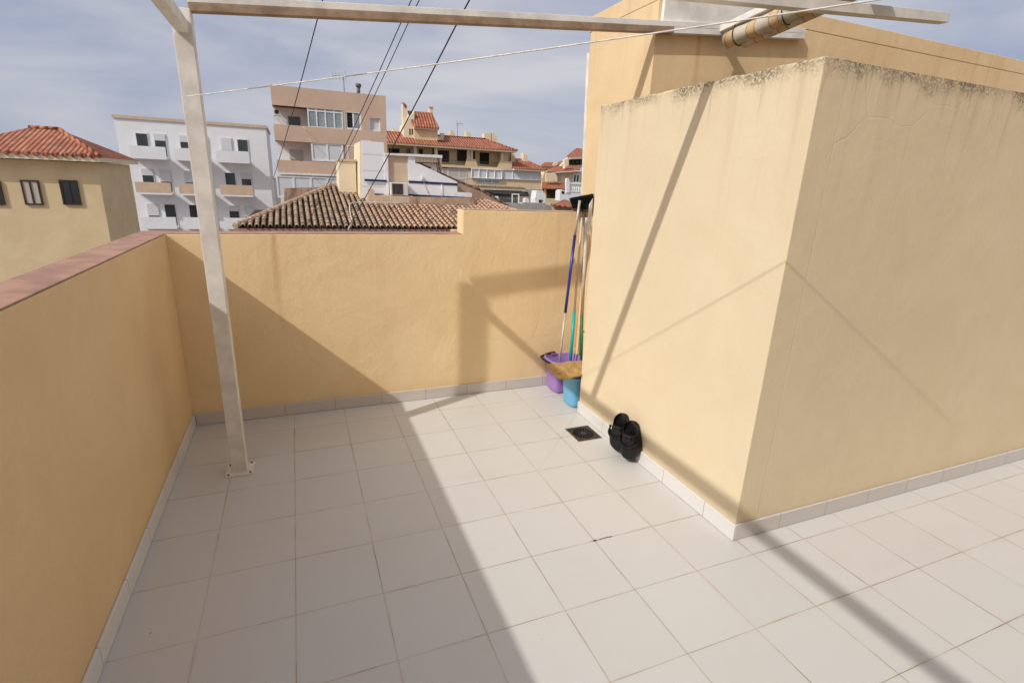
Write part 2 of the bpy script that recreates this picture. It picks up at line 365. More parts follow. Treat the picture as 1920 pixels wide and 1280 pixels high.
# long face built as a strip so that the top edge can be slightly uneven
rnd = random.Random(3)
ys = [BY0+(yb-BY0)*i/n_ for i in range(n_+1)]
tops = [BZ+rnd.uniform(-0.0035, 0.0035) for _ in ys]
for i, yy in enumerate(ys):
    k = (yy-BY0)/(yb-BY0); yt = BY0+(ytp-BY0)*k
    xin = BX+WT if yy > BY0+WT else BX+WT
    vs += [(BX, yy, 0), (BX, yt, tops[i]-0.004), (BX+0.006, yt, tops[i]+0.003), (BX+WT, yt, tops[i]+0.006), (BX+WT, yy, 0)]
for i in range(n_):
    a = i*5; b = a+5
    for k in range(4): fs.append((a+k, b+k, b+k+1, a+k+1))
fs.append((0, 1, 2, 3, 4)); e = n_*5; fs.append((e+4, e+3, e+2, e+1, e))
mb.add(vs, fs)
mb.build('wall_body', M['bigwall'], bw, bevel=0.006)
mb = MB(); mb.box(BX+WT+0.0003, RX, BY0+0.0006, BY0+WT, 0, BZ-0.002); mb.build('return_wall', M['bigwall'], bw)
mb = MB(); mb.box(BX-SK, BX-0.0006, BY0-SK, BY1+0.001, 0.0006, 0.088)
mb.build('skirting', M['skirt_y'], bw, bevel=0.003)
mb = MB(); mb.box(BX-0.0003, RX, BY0-SK, BY0-0.0006, 0.0006, 0.087)
mb.build('skirting', M['skirt_x'], bw, bevel=0.003)

# stair tower behind the block wall
tw = thing('stair_tower', (4, 0, 0), 'tall yellow stair tower rising behind the mouldy wall at the top right', 'building')
e_lo = onX(1091.5, 362, AX); e_hi = onX(1108, 55, AX)
ylo, yhi = float(e_lo[1]), float(e_hi[1]); yt_ = yhi+(yhi-ylo)*(2.70-e_hi[2])/(e_hi[2]-e_lo[2]); zlo = float(e_lo[2])
mb = MB()
prof = [(AY, -7.9), (ylo, -7.9), (ylo, zlo), (yt_, 2.70), (AY, 2.70)]
mb.add([(AX, a, b) for a, b in prof]+[(7.0, a, b) for a, b in prof], [(0, 1, 2, 3, 4), (9, 8, 7, 6, 5)]+[(i, 5+i, 5+(i+1) % 5, (i+1) % 5) for i in range(5)])
mb.build('wall_body', M['tower'], tw, bevel=0.004)
mb = MB(); mb.box(AX-0.002, 7.1, AY-0.002, 0.41, 2.7005, 2.80); mb.build('roof_slab', M['tower'], tw, bevel=0.004)
mb = MB(); mb.box(AX+0.02, 2.95, AY-0.030, AY-0.0025, 2.570, 2.80); mb.build('fascia', M['white_paint'], tw, bevel=0.004)
z_t = float(onX(1104, 100, AX-0.02)[2])

tp = [onX(px, py, AX) for px, py in ((1105.6, 100), (1100.8, 100), (1089.6, 365), (1091.6, 365))]
mb = MB(); tv = [(AX-0.003, p[1], p[2]) for p in tp]+[(AX+0.03, p[1], p[2]) for p in tp]
mb.add(tv, [(0, 1, 2, 3), (7, 6, 5, 4), (0, 4, 5, 1), (1, 5, 6, 2), (2, 6, 7, 3), (3, 7, 4, 0)]); mb.build('corner_trim', M['white_paint'], tw, bevel=0.002)

# terrace's house, unseen, added behind the viewpoint to block sky and bounce warm light
rh = thing('unseen_house', (0, -5.6, 0), 'unseen yellow stuccoed house wall added at the near end of the terrace for warm bounce light', 'building')
mb = MB(); mb.box(-8, 9, -6.2, -5.3, -7.9, 4.4); mb.build('wall_body', M['leftwall'], rh)
mb = MB(); mb.box(-0.3, 0.6, -5.31, -5.26, 0.001, 2.1); mb.build('door', plain('terrace_door', (0.25, 0.13, 0.06), 0.5), rh, bevel=0.01)

M['steel0'] = plain('rusty_bolt', (0.20, 0.12, 0.08), 0.6, 0.4, 0.3, 60)
# ------------------------------------------------------------------ pergola
XP, YP = -0.285, -0.452
p1 = onY(860, 44, YP-0.022); p2 = onY(1255, 62, YP-0.022)
kz = (p2[2]-p1[2])/(p2[0]-p1[0])
def zb(x): return p1[2]+kz*(x-p1[0])          # underside of the far beam
pg = thing('pergola', (XP, YP, 0), 'light pergola frame of slim brown and white beams over the terrace', 'pergola')
def beam(name, a, b, wd, ht, m): return MB().bar(a, b, wd, ht).build(name, m, pg, bevel=0.002)
X1 = 3.4
beam('crossbeam', (XP+0.03, YP, zb(XP+0.03)+0.0165), (2.325, YP, zb(2.325)+0.0165), 0.044, 0.033, M['bar_brown'])
beam('beam_end', (2.326, YP, zb(2.326)+0.0165), (X1, YP, zb(X1)+0.0165), 0.043, 0.032, M['white_paint'])
beam('fascia', (XP+0.03, YP+0.004, zb(XP+0.03)+0.0335+0.016), (X1, YP+0.004, zb(X1)+0.0335+0.016), 0.050, 0.031, M['white_paint'])
HB = 0.16+0.915*(1.957-XP)
beam('side_beam', (XP, YP+0.045, HB), (XP, -4.9, HB), 0.048, 0.05, M['white_paint'])
y0 = -0.495-0.43*(1.957-XP); kx = kz
beam('crossbeam', (XP+0.026, y0, HB), (X1, y0+0.03*(X1-XP), HB+0.09*(X1-XP)), 0.05, 0.046, M['white_paint'])
beam('post', (XP, YP, 0.001), (XP, YP, zb(XP)+0.01), 0.075, 0.075, M['white_paint'])
pl_ = MB().box(XP-0.07, XP+0.07, YP-0.07, YP+0.07, 0.0005, 0.006).build('base_plate', M['white_paint'], pg, bevel=0.001)
for ax2 in (-1, 1):
    for ay2 in (-1, 1): MB().tube([(XP+ax2*0.055, YP+ay2*0.055, 0.006), (XP+ax2*0.055, YP+ay2*0.055, 0.013)], 0.006, 6).build('bolt', M['steel0'], pl_)
beam('post', (XP, -4.85, 0.001), (XP, -4.85, HB-0.0255), 0.055, 0.055, M['white_paint'])

# rolled awning hanging under the roof slab, seen at the top right
aw = thing('rolled_awning', (2.62, -0.9, 2.45), 'rolled white and yellow striped awning tied with cord, hanging at the top right', 'awning')
def awning():
    t = NT('awning_canvas', 0.85, 0.15); x, y, z = t.xyz()
    f = t.m('FRACT', t.m('DIVIDE', t.m('ADD', y, 0.512), 0.165))
    band = t.m('MULTIPLY', t.m('GREATER_THAN', f, 0.50), t.m('LESS_THAN', f, 0.86))
    c = t.mix(t.ramp(t.noise(12, 4), 0.3, 0.7), (0.47, 0.42, 0.34), (0.60, 0.54, 0.45))
    c = t.mix(band, c, (0.60, 0.42, 0.22))
    e1 = t.ramp(t.m('ABSOLUTE', t.m('SUBTRACT', f, 0.50)), 0.03, 0.01); e2 = t.ramp(t.m('ABSOLUTE', t.m('SUBTRACT', f, 0.86)), 0.03, 0.01)
    c = t.mix(t.m('MULTIPLY', t.m('MAXIMUM', e1, e2), 0.7), c, (0.16, 0.11, 0.08))
    t.col(c); t.nrm(t.bump(t.noise(14, 3, src=t.map((1, 0.2, 1))), 0.5, 0.01)); return t.mat
M['awning'] = awning()
a0 = onY(1366, 76, -0.52); ax_ = float(a0[0]); az_ = float(a0[2])
mb = MB()
mb.tube([(ax_, -0.512-0.10*i, az_+0.010*i+0.003*math.sin(i*1.7)) for i in range(15)], [0.046+0.0025*math.sin(i*2.1) for i in range(15)], 20)
o = mb.build('canvas_roll', M['awning'], aw)
mb = MB()
mb.tube([(ax_+0.055, -0.60-0.10*i, az_-0.02+0.011*i) for i in range(13)], [0.034]*13, 16)
mb.build('canvas_roll', M['awning'], aw)
mb = MB(); mb.bar((ax_-0.015, -0.47, az_+0.07), (ax_-0.015, -1.9, az_+0.21), 0.05, 0.038); mb.build('awning_bar', M['white_paint'], aw, bevel=0.004)
M['dark'] = plain('dark_plastic', (0.035, 0.025, 0.022), 0.6)
mb = MB()
for yy in (-0.60, -0.95, -1.35):
    i_ = (-yy-0.512)/0.1
    c0 = Vector((ax_+0.012, yy, az_+0.010*i_+0.012))
    mb.tube([c0+Vector((math.cos(a)*0.062, 0.004*math.sin(3*a), math.sin(a)*0.064)) for a in [2*math.pi*k/18 for k in range(19)]], 0.0035, 6, cap=False)
    mb.build('tie_cord', M['dark'], aw); mb = MB()
mb.tube([(ax_+0.045, -0.575, az_+0.02), (ax_+0.05, -0.62, az_-0.004)], [0.013, 0.016], 10)
mb.build('clamp_knob', M['dark'], aw)
MB().tube([(ax_+0.060, -0.560, az_-0.012), (ax_+0.062, -0.60, az_-0.02)], [0.012, 0.014], 10).build('clamp_knob', M['dark'], aw)

# clothesline
mat_line = plain('line_cord', (0.74, 0.70, 0.64), 0.8, 0.2, 0.2, 30, bump=0.6, bscale=300)
q0 = Vector((-0.285, -0.66, 1.914)); qa = Vector((0.07, -1.032, 1.937)); qb = Vector((1.187, -2.166, 2.04)); q1 = Vector((1.66, -2.64, 2.09))
pts = []
for i in range(41):
    t_ = i/40; p = qa.lerp(qb, t_*1.42-0.36 if False else (t_*1.75-0.32)); p.z -= 0.010*math.sin(math.pi*t_)-0.004
    pts.append(p)
tag(MB().tube(pts, 0.0022, 7).build('clothesline', mat_line), 'white clothesline cord strung diagonally across the top of the view', 'clothesline')

# overhead cables
mat_cable = plain('cable_rubber', (0.045, 0.032, 0.030), 0.6, 0.3, 0.2, 3)
def cable(pa, da, pb, db, r, label, sag=0.06, ext=0.35):
    a = Vector(at(*pa, da)); b = Vector(at(*pb, db)); pts = []
    for i in range(33):
        t_ = -ext+(1+ext)*i/32
        p = a.lerp(b, t_); p.z -= sag*(4*max(t_, 0)*(1-max(t_, 0))); pts.append(p)
    tag(MB().tube(pts, r, 6).build('overhead_cable', mat_cable), label, 'cable', 'dark overhead cables')
cable((594, 40), 7, (512, 336), 15, 0.0075, 'leftmost dark overhead cable, crossing in front of the pink apartment block')
cable((753, 40), 7, (570, 433), 13.5, 0.0066, 'middle pair of dark cables, the left one reaching down over the old tiled roof')
cable((767, 40), 7, (619, 345), 15.5, 0.0062, 'middle pair of dark cables, the right one ending at the roof apex')
cable((858, 42), 6, (648, 434), 12.5, 0.0088, 'rightmost and thickest dark overhead cable, crossing in front of the white panelled wall')

# ------------------------------------------------------------------ drain
dp = [onZ(*p, 0.0) for p in ((1061, 805), (1102, 797), (1127, 821), (1085, 827))]
dx0, dx1 = (dp[0][0]+dp[3][0])/2, (dp[1][0]+dp[2][0])/2; dy0, dy1 = (dp[2][1]+dp[3][1])/2, (dp[0][1]+dp[1][1])/2
dr = thing('floor_drain', ((dx0+dx1)/2, (dy0+dy1)/2, 0), 'square dark metal floor drain with a round slotted grate set in the white tiles', 'drain')
M['metal_d'] = plain('drain_metal', (0.055, 0.045, 0.035), 0.6, 0.4, 0.6, 40, metal=0.2, bump=0.4)
M['black'] = plain('drain_dark', (0.003, 0.003, 0.003), 0.95, 0.05)
M['rust'] = plain('drain_grime', (0.30, 0.23, 0.17), 0.9, 0.2, 0.4, 60)
cx, cy_ = (dx0+dx1)/2, (dy0+dy1)/2; hx, hy = (dx1-dx0)/2, (dy1-dy0)/2; ro = min(hx, hy)*0.86
mb = MB(); mb.box(dx0-0.005, dx1+0.005, dy0-0.005, dy1+0.005, 0.0008, 0.0016); mb.build('grime_border', M['rust'], dr)
mb = MB()
n = 48; vs = []
for k in range(n):
    a = 2*math.pi*k/n; c_, s_ = math.cos(a), math.sin(a); mxx = max(abs(c_), abs(s_))
    vs += [(cx+hx*c_/mxx, cy_+hy*s_/mxx, 0.003), (cx+ro*c_, cy_+ro*s_, 0.0035), (cx+ro*0.98*c_, cy_+ro*0.98*s_, 0.0022)]
fs = []
for k in range(n):
    a, b = k*3, ((k+1) % n)*3; fs += [(a, b, b+1, a+1), (a+1, b+1, b+2, a+2)]
mb.add(vs, fs); mb.build('plate', M['metal_d'], dr)
mb = MB(); mb.add([(cx+ro*0.985*math.cos(2*math.pi*k/32), cy_+ro*0.985*math.sin(2*math.pi*k/32), 0.0019) for k in range(32)], [tuple(range(32))]); mb.build('slot_bed', M['black'], dr)
mb = MB()
for k in range(24):
    a = 2*math.pi*(k+0.5)/24; p = Vector((cx+ro*0.24*math.cos(a), cy_+ro*0.24*math.sin(a), 0.0032)); q_ = Vector((cx+ro*0.97*math.cos(a), cy_+ro*0.97*math.sin(a), 0.0032))
    sd = Vector((-math.sin(a), math.cos(a), 0)); wi, wo_ = 0.0012, 0.0032
    mb.add([p-sd*wi, q_-sd*wo_, q_+sd*wo_, p+sd*wi], [(0, 1, 2, 3)])
mb.add([(cx+ro*0.27*math.cos(2*math.pi*k/20), cy_+ro*0.27*math.sin(2*math.pi*k/20), 0.0036) for k in range(20)], [tuple(range(20))])
mb.build('grate', plain('grate_metal', (0.045, 0.048, 0.042), 0.45, 0.5, 0.3, 40, metal=0.4), dr)

# ------------------------------------------------------------------ clogs
M['rubber'] = plain('clog_rubber', (0.006, 0.006, 0.007), 0.55, 0.35, 0.3, 12, bump=0.25, bscale=200)
M['rubber_in'] = plain('clog_lining', (0.014, 0.012, 0.014), 0.8, 0.2, 0.3, 20, bump=0.5, bscale=160)
def interp(x, xs, ys):
    return float(np.interp(x, xs, ys))
def make_clog(label, flip=1):
    root = thing('clog', (0, 0, 0), label, 'shoe', 'pair of black clogs leaning on the wall', local=True)
    L_ = 0.238; NS = 36; NP = 33
    vs = []
    for i in range(NS+1):
        t_ = i/NS; yv = t_*L_
        e_ = math.sqrt(max(0.0, 1-(1-min(t_/0.22, 1))**2)) * (1.0 if t_ < .8 else math.sqrt(max(0, 1-((t_-.8)/.2)**2*0.96)))
        wd = interp(t_, [0, .15, .35, .6, .8, 1], [.050, .057, .061, .050, .046, .040])*max(e_, 0.12)
        asym = 0.007*math.sin(math.pi*min(t_*1.3, 1))*flip
        hd = interp(t_, [0, .05, .15, .3, .5, .68], [.024, .044, .058, .064, .076, .082])
        rim = interp(t_, [.55, .65, .7, .85, 1], [.075, .058, .040, .044, .050])
        k = min(1, max(0, (t_-0.66)/0.07)); k = k*k*(3-2*k)
        for j in range(NP):
            u = j/(NP-1)                      # 0 left sole edge .. 1 right sole edge
            s_ = -1 if u < .5 else 1; uu = 1-abs(2*u-1)  # 0 at edges, 1 at centre
            # dome profile
            a = uu*math.pi/2
            xd = math.cos(a)**0.75*wd if uu < 1 else 0; zd = math.sin(a)**0.8*hd
            # open profile
            if uu < .35: xo = wd*(1.0-0.03*uu/.35); zo = rim*(uu/.35)
            elif uu < .45: xo = wd*(0.97-0.11*(uu-.35)/.1); zo = rim
            elif uu < .7: xo = wd*(0.86-0.08*(uu-.45)/.25); zo = rim-(rim-0.020)*((uu-.45)/.25)
            else: xo = wd*0.78*(1-(uu-.7)/.3); zo = 0.020-0.004*((uu-.7)/.3)
            x_ = xd*(1-k)+xo*k; z_ = zd*(1-k)+zo*k
            vs.append((s_*x_+asym, yv, z_))
    fs = []
    for i in range(NS):
        for j in range(NP-1):
            a = i*NP+j; fs.append((a, a+1, a+NP+1, a+NP))
    mb = MB(); mb.add(vs, fs, 0, True)
    up_ = mb.build('upper', M['rubber'], root)
    sd = up_.modifiers.new('solid', 'SOLIDIFY'); sd.thickness = 0.003; sd.offset = -1
    # heel cup wall between rims at the back
    # sole: thick outline
    mb = MB(); vs = []
    NA = 40
    for lv, (gx, zz) in enumerate(((0.94, -0.018), (1.06, -0.014), (1.10, 0.000), (1.05, 0.010), (0.8, 0.012))):
        for k in range(NA):
            a = 2*math.pi*k/NA; t_ = 0.5-0.5*math.cos(a)
            e_ = abs(math.sin(a))**0.62
            wd = interp(t_, [0, .15, .35, .6, .8, 1], [.054, .057, .061, .052, .048, .046])*e_
            asym = 0.007*math.sin(math.pi*min(t_*1.3, 1))*flip
            x_ = (wd*gx)*(1 if a < math.pi else -1)+asym
            vs.append((x_, L_/2+(t_-0.5)*L_*(1+(gx-1)*0.4), zz+0.006*(abs(t_-.4)*2)**3))
    fs = []
    for lv in range(4):
        for k in range(NA): fs.append((lv*NA+k, lv*NA+(k+1) % NA, (lv+1)*NA+(k+1) % NA, (lv+1)*NA+k))
    fs.append(tuple(range(NA-1, -1, -1))); fs.append(tuple(range(4*NA, 5*NA)))
    mb.add(vs, fs, 0, True); mb.build('sole', M['rubber'], root)
    mb = MB()                                  # footbed
    vs = [(interp(y_, [.4, .6, .8, 1], [.042, .037, .034, .026])*0.97*math.cos(b), 0, 0) for y_, b in ()]
    # vent holes on the vamp
    mb = MB()
    for yy, zz, xs_ in ((0.100, .0685, (-.026, 0, .026)), (0.122, .0735, (-.036, -.012, .012, .036)), (0.144, .079, (-.026, 0, .026))):
        for xh in xs_:
            zt = zz*(max(0.05, 1-(abs(xh)/.056)**2.6))**0.5
            nrm_ = Vector((xh*9, -0.35, 1)).normalized(); c0 = Vector((xh+0.006*flip, yy, zt-0.0005))
            a_ = nrm_.orthogonal().normalized(); b_ = nrm_.cross(a_)
            r_ = 0.0062
            rg = [c0+(a_*math.cos(2*math.pi*k/10)+b_*math.sin(2*math.pi*k/10))*r_+nrm_*0.0012 for k in range(10)]
            mb.add(rg, [tuple(range(10))])
    mb.build('vent_holes', plain('hole_dark', (0.001, 0.001, 0.001), 1.0, 0.0), root)
    # strap swung forward over the vamp
    mb = MB(); n = 22; vs = []
    for i in range(n+1):
        a = math.pi*i/n
        c0 = Vector((math.cos(a)*0.0610+0.005*flip, 0.150-0.052*math.sin(a)**0.9, 0.026+0.046*math.sin(a)**0.8))
        tg = 0.015
        vs += [c0+Vector((0, tg*0.7, -tg)), c0+Vector((0, -tg*0.7, tg)), c0+Vector((math.cos(a)*0.004, -tg*0.7-0.003, tg+0.002)), c0+Vector((math.cos(a)*0.004, tg*0.7-0.003, -tg+0.002))]
    fs = []
    for i in range(n):
        for k in range(4): fs.append((i*4+k, i*4+(k+1) % 4, i*4+4+(k+1) % 4, i*4+4+k))
    fs += [(0, 1, 2, 3), (n*4+3, n*4+2, n*4+1, n*4)]
    mb.add(vs, fs, 0, True); st = mb.build('heel_strap', M['rubber'], root)
    mb = MB()
    for s_ in (-1, 1): MB().tube([(s_*0.056+0.005*flip, 0.150, 0.030), (s_*0.067+0.005*flip, 0.150, 0.030)], 0.008, 12).build('strap_button', M['rubber_in'], root)
    return root
def place_clog(r_, toe, heel, upv):
    """toe and heel points of the sole, upv: direction the upper faces"""
    toe = Vector(toe); heel = Vector(heel); y_ = (heel-toe).normalized(); z_ = Vector(upv); z_ = (z_-y_*z_.dot(y_)).normalized(); x_ = y_.cross(z_)
    r_.matrix_world = Matrix(((x_.x, y_.x, z_.x, toe.x), (x_.y, y_.y, z_.y, toe.y), (x_.z, y_.z, z_.z, toe.z), (0, 0, 0, 1)))
c1 = make_clog('black rubber clog in front, the lower one nearer the camera, toe down against the skirting', 1)
place_clog(c1, (1.900, -1.078, 0.022), (1.940, -1.030, 0.300), (-0.90, -0.48, 0.12))
c2 = make_clog('black rubber clog behind, the higher one nearer the drain, standing on its toe', -1)
place_clog(c2, (1.902, -0.972, 0.022), (1.950, -0.905, 0.300), (-0.88, -0.55, 0.10))

# ------------------------------------------------------------------ cleaning things in the niche
def bucket(name, cx, cy, w0, d0, w1, d1, h, mat, label, expo=3.2, parts=None):
    root = thing(name, (cx, cy, 0), label, 'bucket', 'plastic mop buckets')
    n = 48
    def ring(wd, dp, z):
        o = []
        for k in range(n):
            a = 2*math.pi*k/n; c_, s_ = math.cos(a), math.sin(a)
            o.append((cx+wd/2*math.copysign(abs(c_)**(2/expo), c_), cy+dp/2*math.copysign(abs(s_)**(2/expo), s_), z))
        return o
    lv = [(w0*0.5, d0*0.5, 0.004), (w0*0.93, d0*0.93, 0.004), (w0, d0, 0.010), (w0*1.01+(w1-w0)*0.1, d0*1.01+(d1-d0)*0.1, 0.03), ((w0+w1)/2, (d0+d1)/2, h*0.5), (w1, d1, h-0.022), (w1+0.004, d1+0.004, h-0.02), (w1+0.016, d1+0.016, h-0.018), (w1+0.018, d1+0.018, h-0.002), (w1+0.010, d1+0.010, h), (w1-0.004, d1-0.004, h), (w1-0.008, d1-0.008, h-0.006), ((w0+w1)/2-0.008, (d0+d1)/2-0.008, h*0.5), (w0-0.008, d0-0.008, 0.012), (w0*0.4, d0*0.4, 0.010)]
    vs = []
    for a in lv: vs += ring(*a)
    fs = []
    for i in range(len(lv)-1):
        for k in range(n): fs.append((i*n+k, i*n+(k+1) % n, (i+1)*n+(k+1) % n, (i+1)*n+k))
    fs.append(tuple(range(n-1, -1, -1))); fs.append(tuple(range((len(lv)-1)*n, len(lv)*n)))
    mb = MB(); mb.add(vs, fs, 0, True); mb.build('tub', mat, root)
    return root
M['purple'] = plain('purple_plastic', (0.35, 0.20, 0.52), 0.45, 0.4, 0.10, 7, bump=0.1)
M['blue'] = plain('light_blue_plastic', (0.15, 0.43, 0.66), 0.42, 0.45, 0.08, 7, bump=0.1)
pb = bucket('bucket', 2.055, 0.118, 0.215, 0.195, 0.275, 0.218, 0.275, M['purple'], 'purple rectangular mop bucket with a black handle, in the corner by the parapet', 4.5)
mb = MB()
hp = []
for i in range(19):
    a = -math.pi/2+math.pi*i/18
    hp.append((2.055-0.145-0.028*math.cos(a)-0.004, 0.118+0.108*math.sin(a), 0.262+0.006*math.cos(a)))
hp = [(2.06, 0.006, 0.262), (2.0, 0.003, 0.262)]+hp+[(1.97, 0.222, 0.285), (2.02, 0.220, 0.29)]
mb.tube(hp, 0.0085, 8); mb.build('handle', M['dark'], pb)
mb = MB(); mb.prism([(1.985, 0.265), (2.03, 0.265), (2.03, 0.292), (1.985, 0.292)], 0.213, 0.224); mb.build('handle_lug', M['purple'], pb, bevel=0.006, bseg=3)
bb = bucket('bucket', 2.045, -0.183, 0.215, 0.180, 0.250, 0.212, 0.250, M['blue'], 'light blue round-cornered mop bucket in front of the purple bucket, half behind the wall edge', 3.6)
mb = MB()
mb.tube([(2.045+0.110*math.cos(a), -0.183+0.080*math.sin(a), 0.262) for a in [2*math.pi*k/28 for k in range(29)]], 0.010, 8, cap=False)
for k in range(7): mb.tube([(1.975+0.027*k, -0.232, 0.246), (1.975+0.027*k, -0.10, 0.246)], 0.004, 6)
mb.build('wringer', M['white_paint'], bb)

# coir brush head lying across the two buckets
def coir_mat():
    t = NT('coir_fibre', 0.95, 0.1)
    c = t.mix(t.ramp(t.noise(38, 5, 0.7), 0.3, 0.7), (0.42, 0.26, 0.095), (0.66, 0.45, 0.20))
    c = t.mix(t.m('MULTIPLY', t.ramp(t.noise(16, 4, 0.7), 0.62, 0.72), 0.8), c, (0.72, 0.58, 0.34))
    t.col(c); t.nrm(t.bump(t.noise(90, 4, 0.8), 1.0, 0.01)); return t.mat
M['coir'] = coir_mat()
zc = 0.305
cs = [Vector(onZ(px, py, zc)) for px, py in ((1023, 683), (1093, 675), (1096, 700), (1052, 708))]
pn = []
nseg = 14
rr = random.Random(11)
for e in range(4):
    a, b = cs[e], cs[(e+1) % 4]
    m_ = max(4, int((b-a).length/0.016))
    for i in range(m_):
        p = a.lerp(b, i/m_); o_ = (a-b).cross(Vector((0, 0, 1))).normalized()
        pn.append(p+o_*(0.006*abs(math.sin(math.pi*i/m_*m_*0.5))+rr.uniform(-.002, .002))*(1 if (o_.dot(sum(cs, Vector())/4-a) < 0) else -1))
cen = sum(cs, Vector())/4; n = len(pn); vs = []
for sc_, dz in ((1.0, 0.0), (1.01, 0.008), (0.97, 0.018), (0.8, 0.022), (0.5, 0.024), (0.2, 0.024)):
    for p in pn:
        v = cen+(p-cen)*sc_; v.z = zc-0.018+dz+rr.uniform(-.003, .003)+0.006*math.sin(v.x*40)*math.cos(v.y*33); vs.append(v)
fs = []
for i in range(5):
    for k in range(n): fs.append((i*n+k, i*n+(k+1) % n, (i+1)*n+(k+1) % n, (i+1)*n+k))
fs.append(tuple(range(n-1, -1, -1))); fs.append(tuple(range(5*n, 6*n)))
mb = MB(); mb.add(vs, fs, 0, True)
cm = mb.build('coir_pad', M['coir']); tag(cm, 'tan coir fibre pad with a ragged edge lying across the tops of the two buckets', 'doormat')
mb = MB()
for k in range(420):
    a = rr.choice(vs[:3*n]); d = Vector((rr.uniform(-1, 1), rr.uniform(-1, 1), rr.uniform(-.2, .7))).normalized()*rr.uniform(.006, .014)
    s_ = Vector((d.y, -d.x, 0)).normalized()*0.0007; mb.add([a-s_, a+s_, a+d], [(0, 1, 2)])
fb = mb.build('loose_fibres', M['coir'], cm)

# poles
M['alu'] = plain('dull_aluminium', (0.52, 0.48, 0.44), 0.45, 0.5, 0.12, 30, metal=0.25)
M['pblue'] = plain('navy_grip', (0.022, 0.045, 0.30), 0.35, 0.5, 0.1, 30)
M['pteal'] = plain('teal_grip', (0.012, 0.40, 0.37), 0.4, 0.45, 0.1, 30)
M['pgreen'] = plain('green_grip', (0.012, 0.17, 0.065), 0.5, 0.45, 0.1, 30)
M['wood'] = plain('pale_stick', (0.50, 0.38, 0.25), 0.7, 0.3, 0.25, 20)
M['pwhite'] = plain('grey_white_stick', (0.56, 0.52, 0.47), 0.6, 0.3, 0.12, 20)
def poleY(px, py, Y): return Vector(onY(px, py, Y))
def pole(name, label, cat, segs, Yb, Yt, group=None):
    """segs: list of (part, (px,py),(px,py), radius, material), bottom to top"""
    b0 = segs[0][1][1]; t0 = segs[-1][2][1]
    Y = lambda py: Yb+(Yt-Yb)*(py-b0)/(t0-b0)
    root = thing(name, tuple(poleY(*segs[0][1], Yb)), label, cat, group)
    for part, a, b, r_, m_ in segs:
        MB().tube([poleY(*a, Y(a[1])), poleY(*b, Y(b[1]))], r_, 14).build(part, m_, root)
    return root
bp = pole('mop_pole', 'telescopic mop pole with a dark blue middle grip, leaning furthest left', 'pole',
     [('lower_tube', (1046, 702), (1060, 586), 0.0085, M['alu']), ('grip', (1060, 586), (1078, 441), 0.0115, M['pblue']), ('upper_tube', (1078, 442), (1087, 376), 0.0095, M['alu'])], 0.10, 0.125)
mb = MB()
c0 = poleY(1075, 490, 0.205)
mb.box(c0.x-0.018, c0.x+0.014, 0.205, 0.213, c0.z-0.022, c0.z+0.022)
mb.build('hanging_hook', M['pwhite'], bp, bevel=0.006)
tp = pole('broom', 'broom with black bristles turned upwards on a grey stick with a teal grip', 'broom',
     [('grip', (1068, 694), (1077, 583), 0.0130, M['pteal']), ('stick', (1077, 583), (1092, 398), 0.0085, M['pwhite'])], 0.09, 0.19)
gp = pole('mop_pole', 'off-white pole with a dark green lower grip, right beside the wall edge', 'pole',
     [('grip', (1089.5, 690), (1091.5, 590), 0.0115, M['pgreen']), ('stick', (1091.5, 590), (1100, 408), 0.0125, M['pwhite'])], 0.02, 0.10)
wp = pole('wooden_pole', 'thin pale wooden pole partly hidden behind the wall edge', 'pole',
     [('stick', (1086, 690), (1097, 400), 0.006, M['wood'])], 0.15, 0.21)
# flat white board standing in the gap
b_ = [onY(px, py, 0.05) for px, py in ((1101, 440), (1108, 440), (1112, 372), (1105, 384))]
mb = MB(); mb.prism([(p[0], p[2]) for p in b_], 0.05, 0.056)
tag(mb.build('board', M['white_paint'], bevel=0.001), 'narrow white board showing between the black broom and the wall edge', 'board')
# brown hose loop
hp = [poleY(px, py, 0.0) for px, py in ((1106, 436), (1103, 470), (1099, 510), (1094, 545), (1089.5, 580), (1088, 600), (1090, 613), (1094, 621), (1099, 627))]
sm_ = []
for i in range(len(hp)-1):
    for k in range(5): sm_.append(hp[i].lerp(hp[i+1], k/5))
sm_ = [sum((sm_[max(0, min(len(sm_)-1, i+d))] for d in (-2, -1, 0, 1, 2)), Vector())/5 for i in range(len(sm_))]
tag(MB().tube(sm_, 0.0042, 8).build('hose', plain('hose_brown', (0.30, 0.19, 0.11), 0.5, 0.4)), 'thin brown hose looping down beside the green pole', 'hose')
# broom head on top of the teal broom
ha = onY(1074, 392, 0.19); hc = onY(1110, 393, 0.14)
a = Vector(ha); b = Vector(hc); a.z = float(onY(1074, 393, 0.19)[2]); b.z = float(onY(1110, 396, 0.14)[2])+0.0
mb = MB(); mb.bar(a, b, 0.045, 0.020); mb.build('head_block', plain('maroon_block', (0.07, 0.030, 0.028), 0.6, 0.35, 0.2, 20), tp, bevel=0.005)
mb = MB(); d_ = (b-a); sd = d_.cross(Vector((0, 0, 1))).normalized(); r2 = random.Random(5)
for k in range(1500):
    u = r2.random(); v_ = r2.uniform(-1, 1)
    p = a+d_*u+sd*v_*0.02+Vector((0, 0, 0.008))
    hgt = 0.078+0.052*u*0.9-0.004
    tip = p+Vector((0, 0, hgt*r2.uniform(0.90, 1.03)))+d_.normalized()*(-0.030*(1-u)+r2.uniform(-.006, .006))+sd*(v_*0.012+r2.uniform(-.006, .006))
    wv = Vector((r2.uniform(-1, 1), r2.uniform(-1, 1), 0)).normalized()*0.0013
    mb.add([p-wv, p+wv, tip+wv*0.6, tip-wv*0.6], [(0, 1, 2, 3)])
mb.build('bristles', plain('black_bristle', (0.012, 0.013, 0.012), 0.7, 0.3, 0.5, 60), tp)

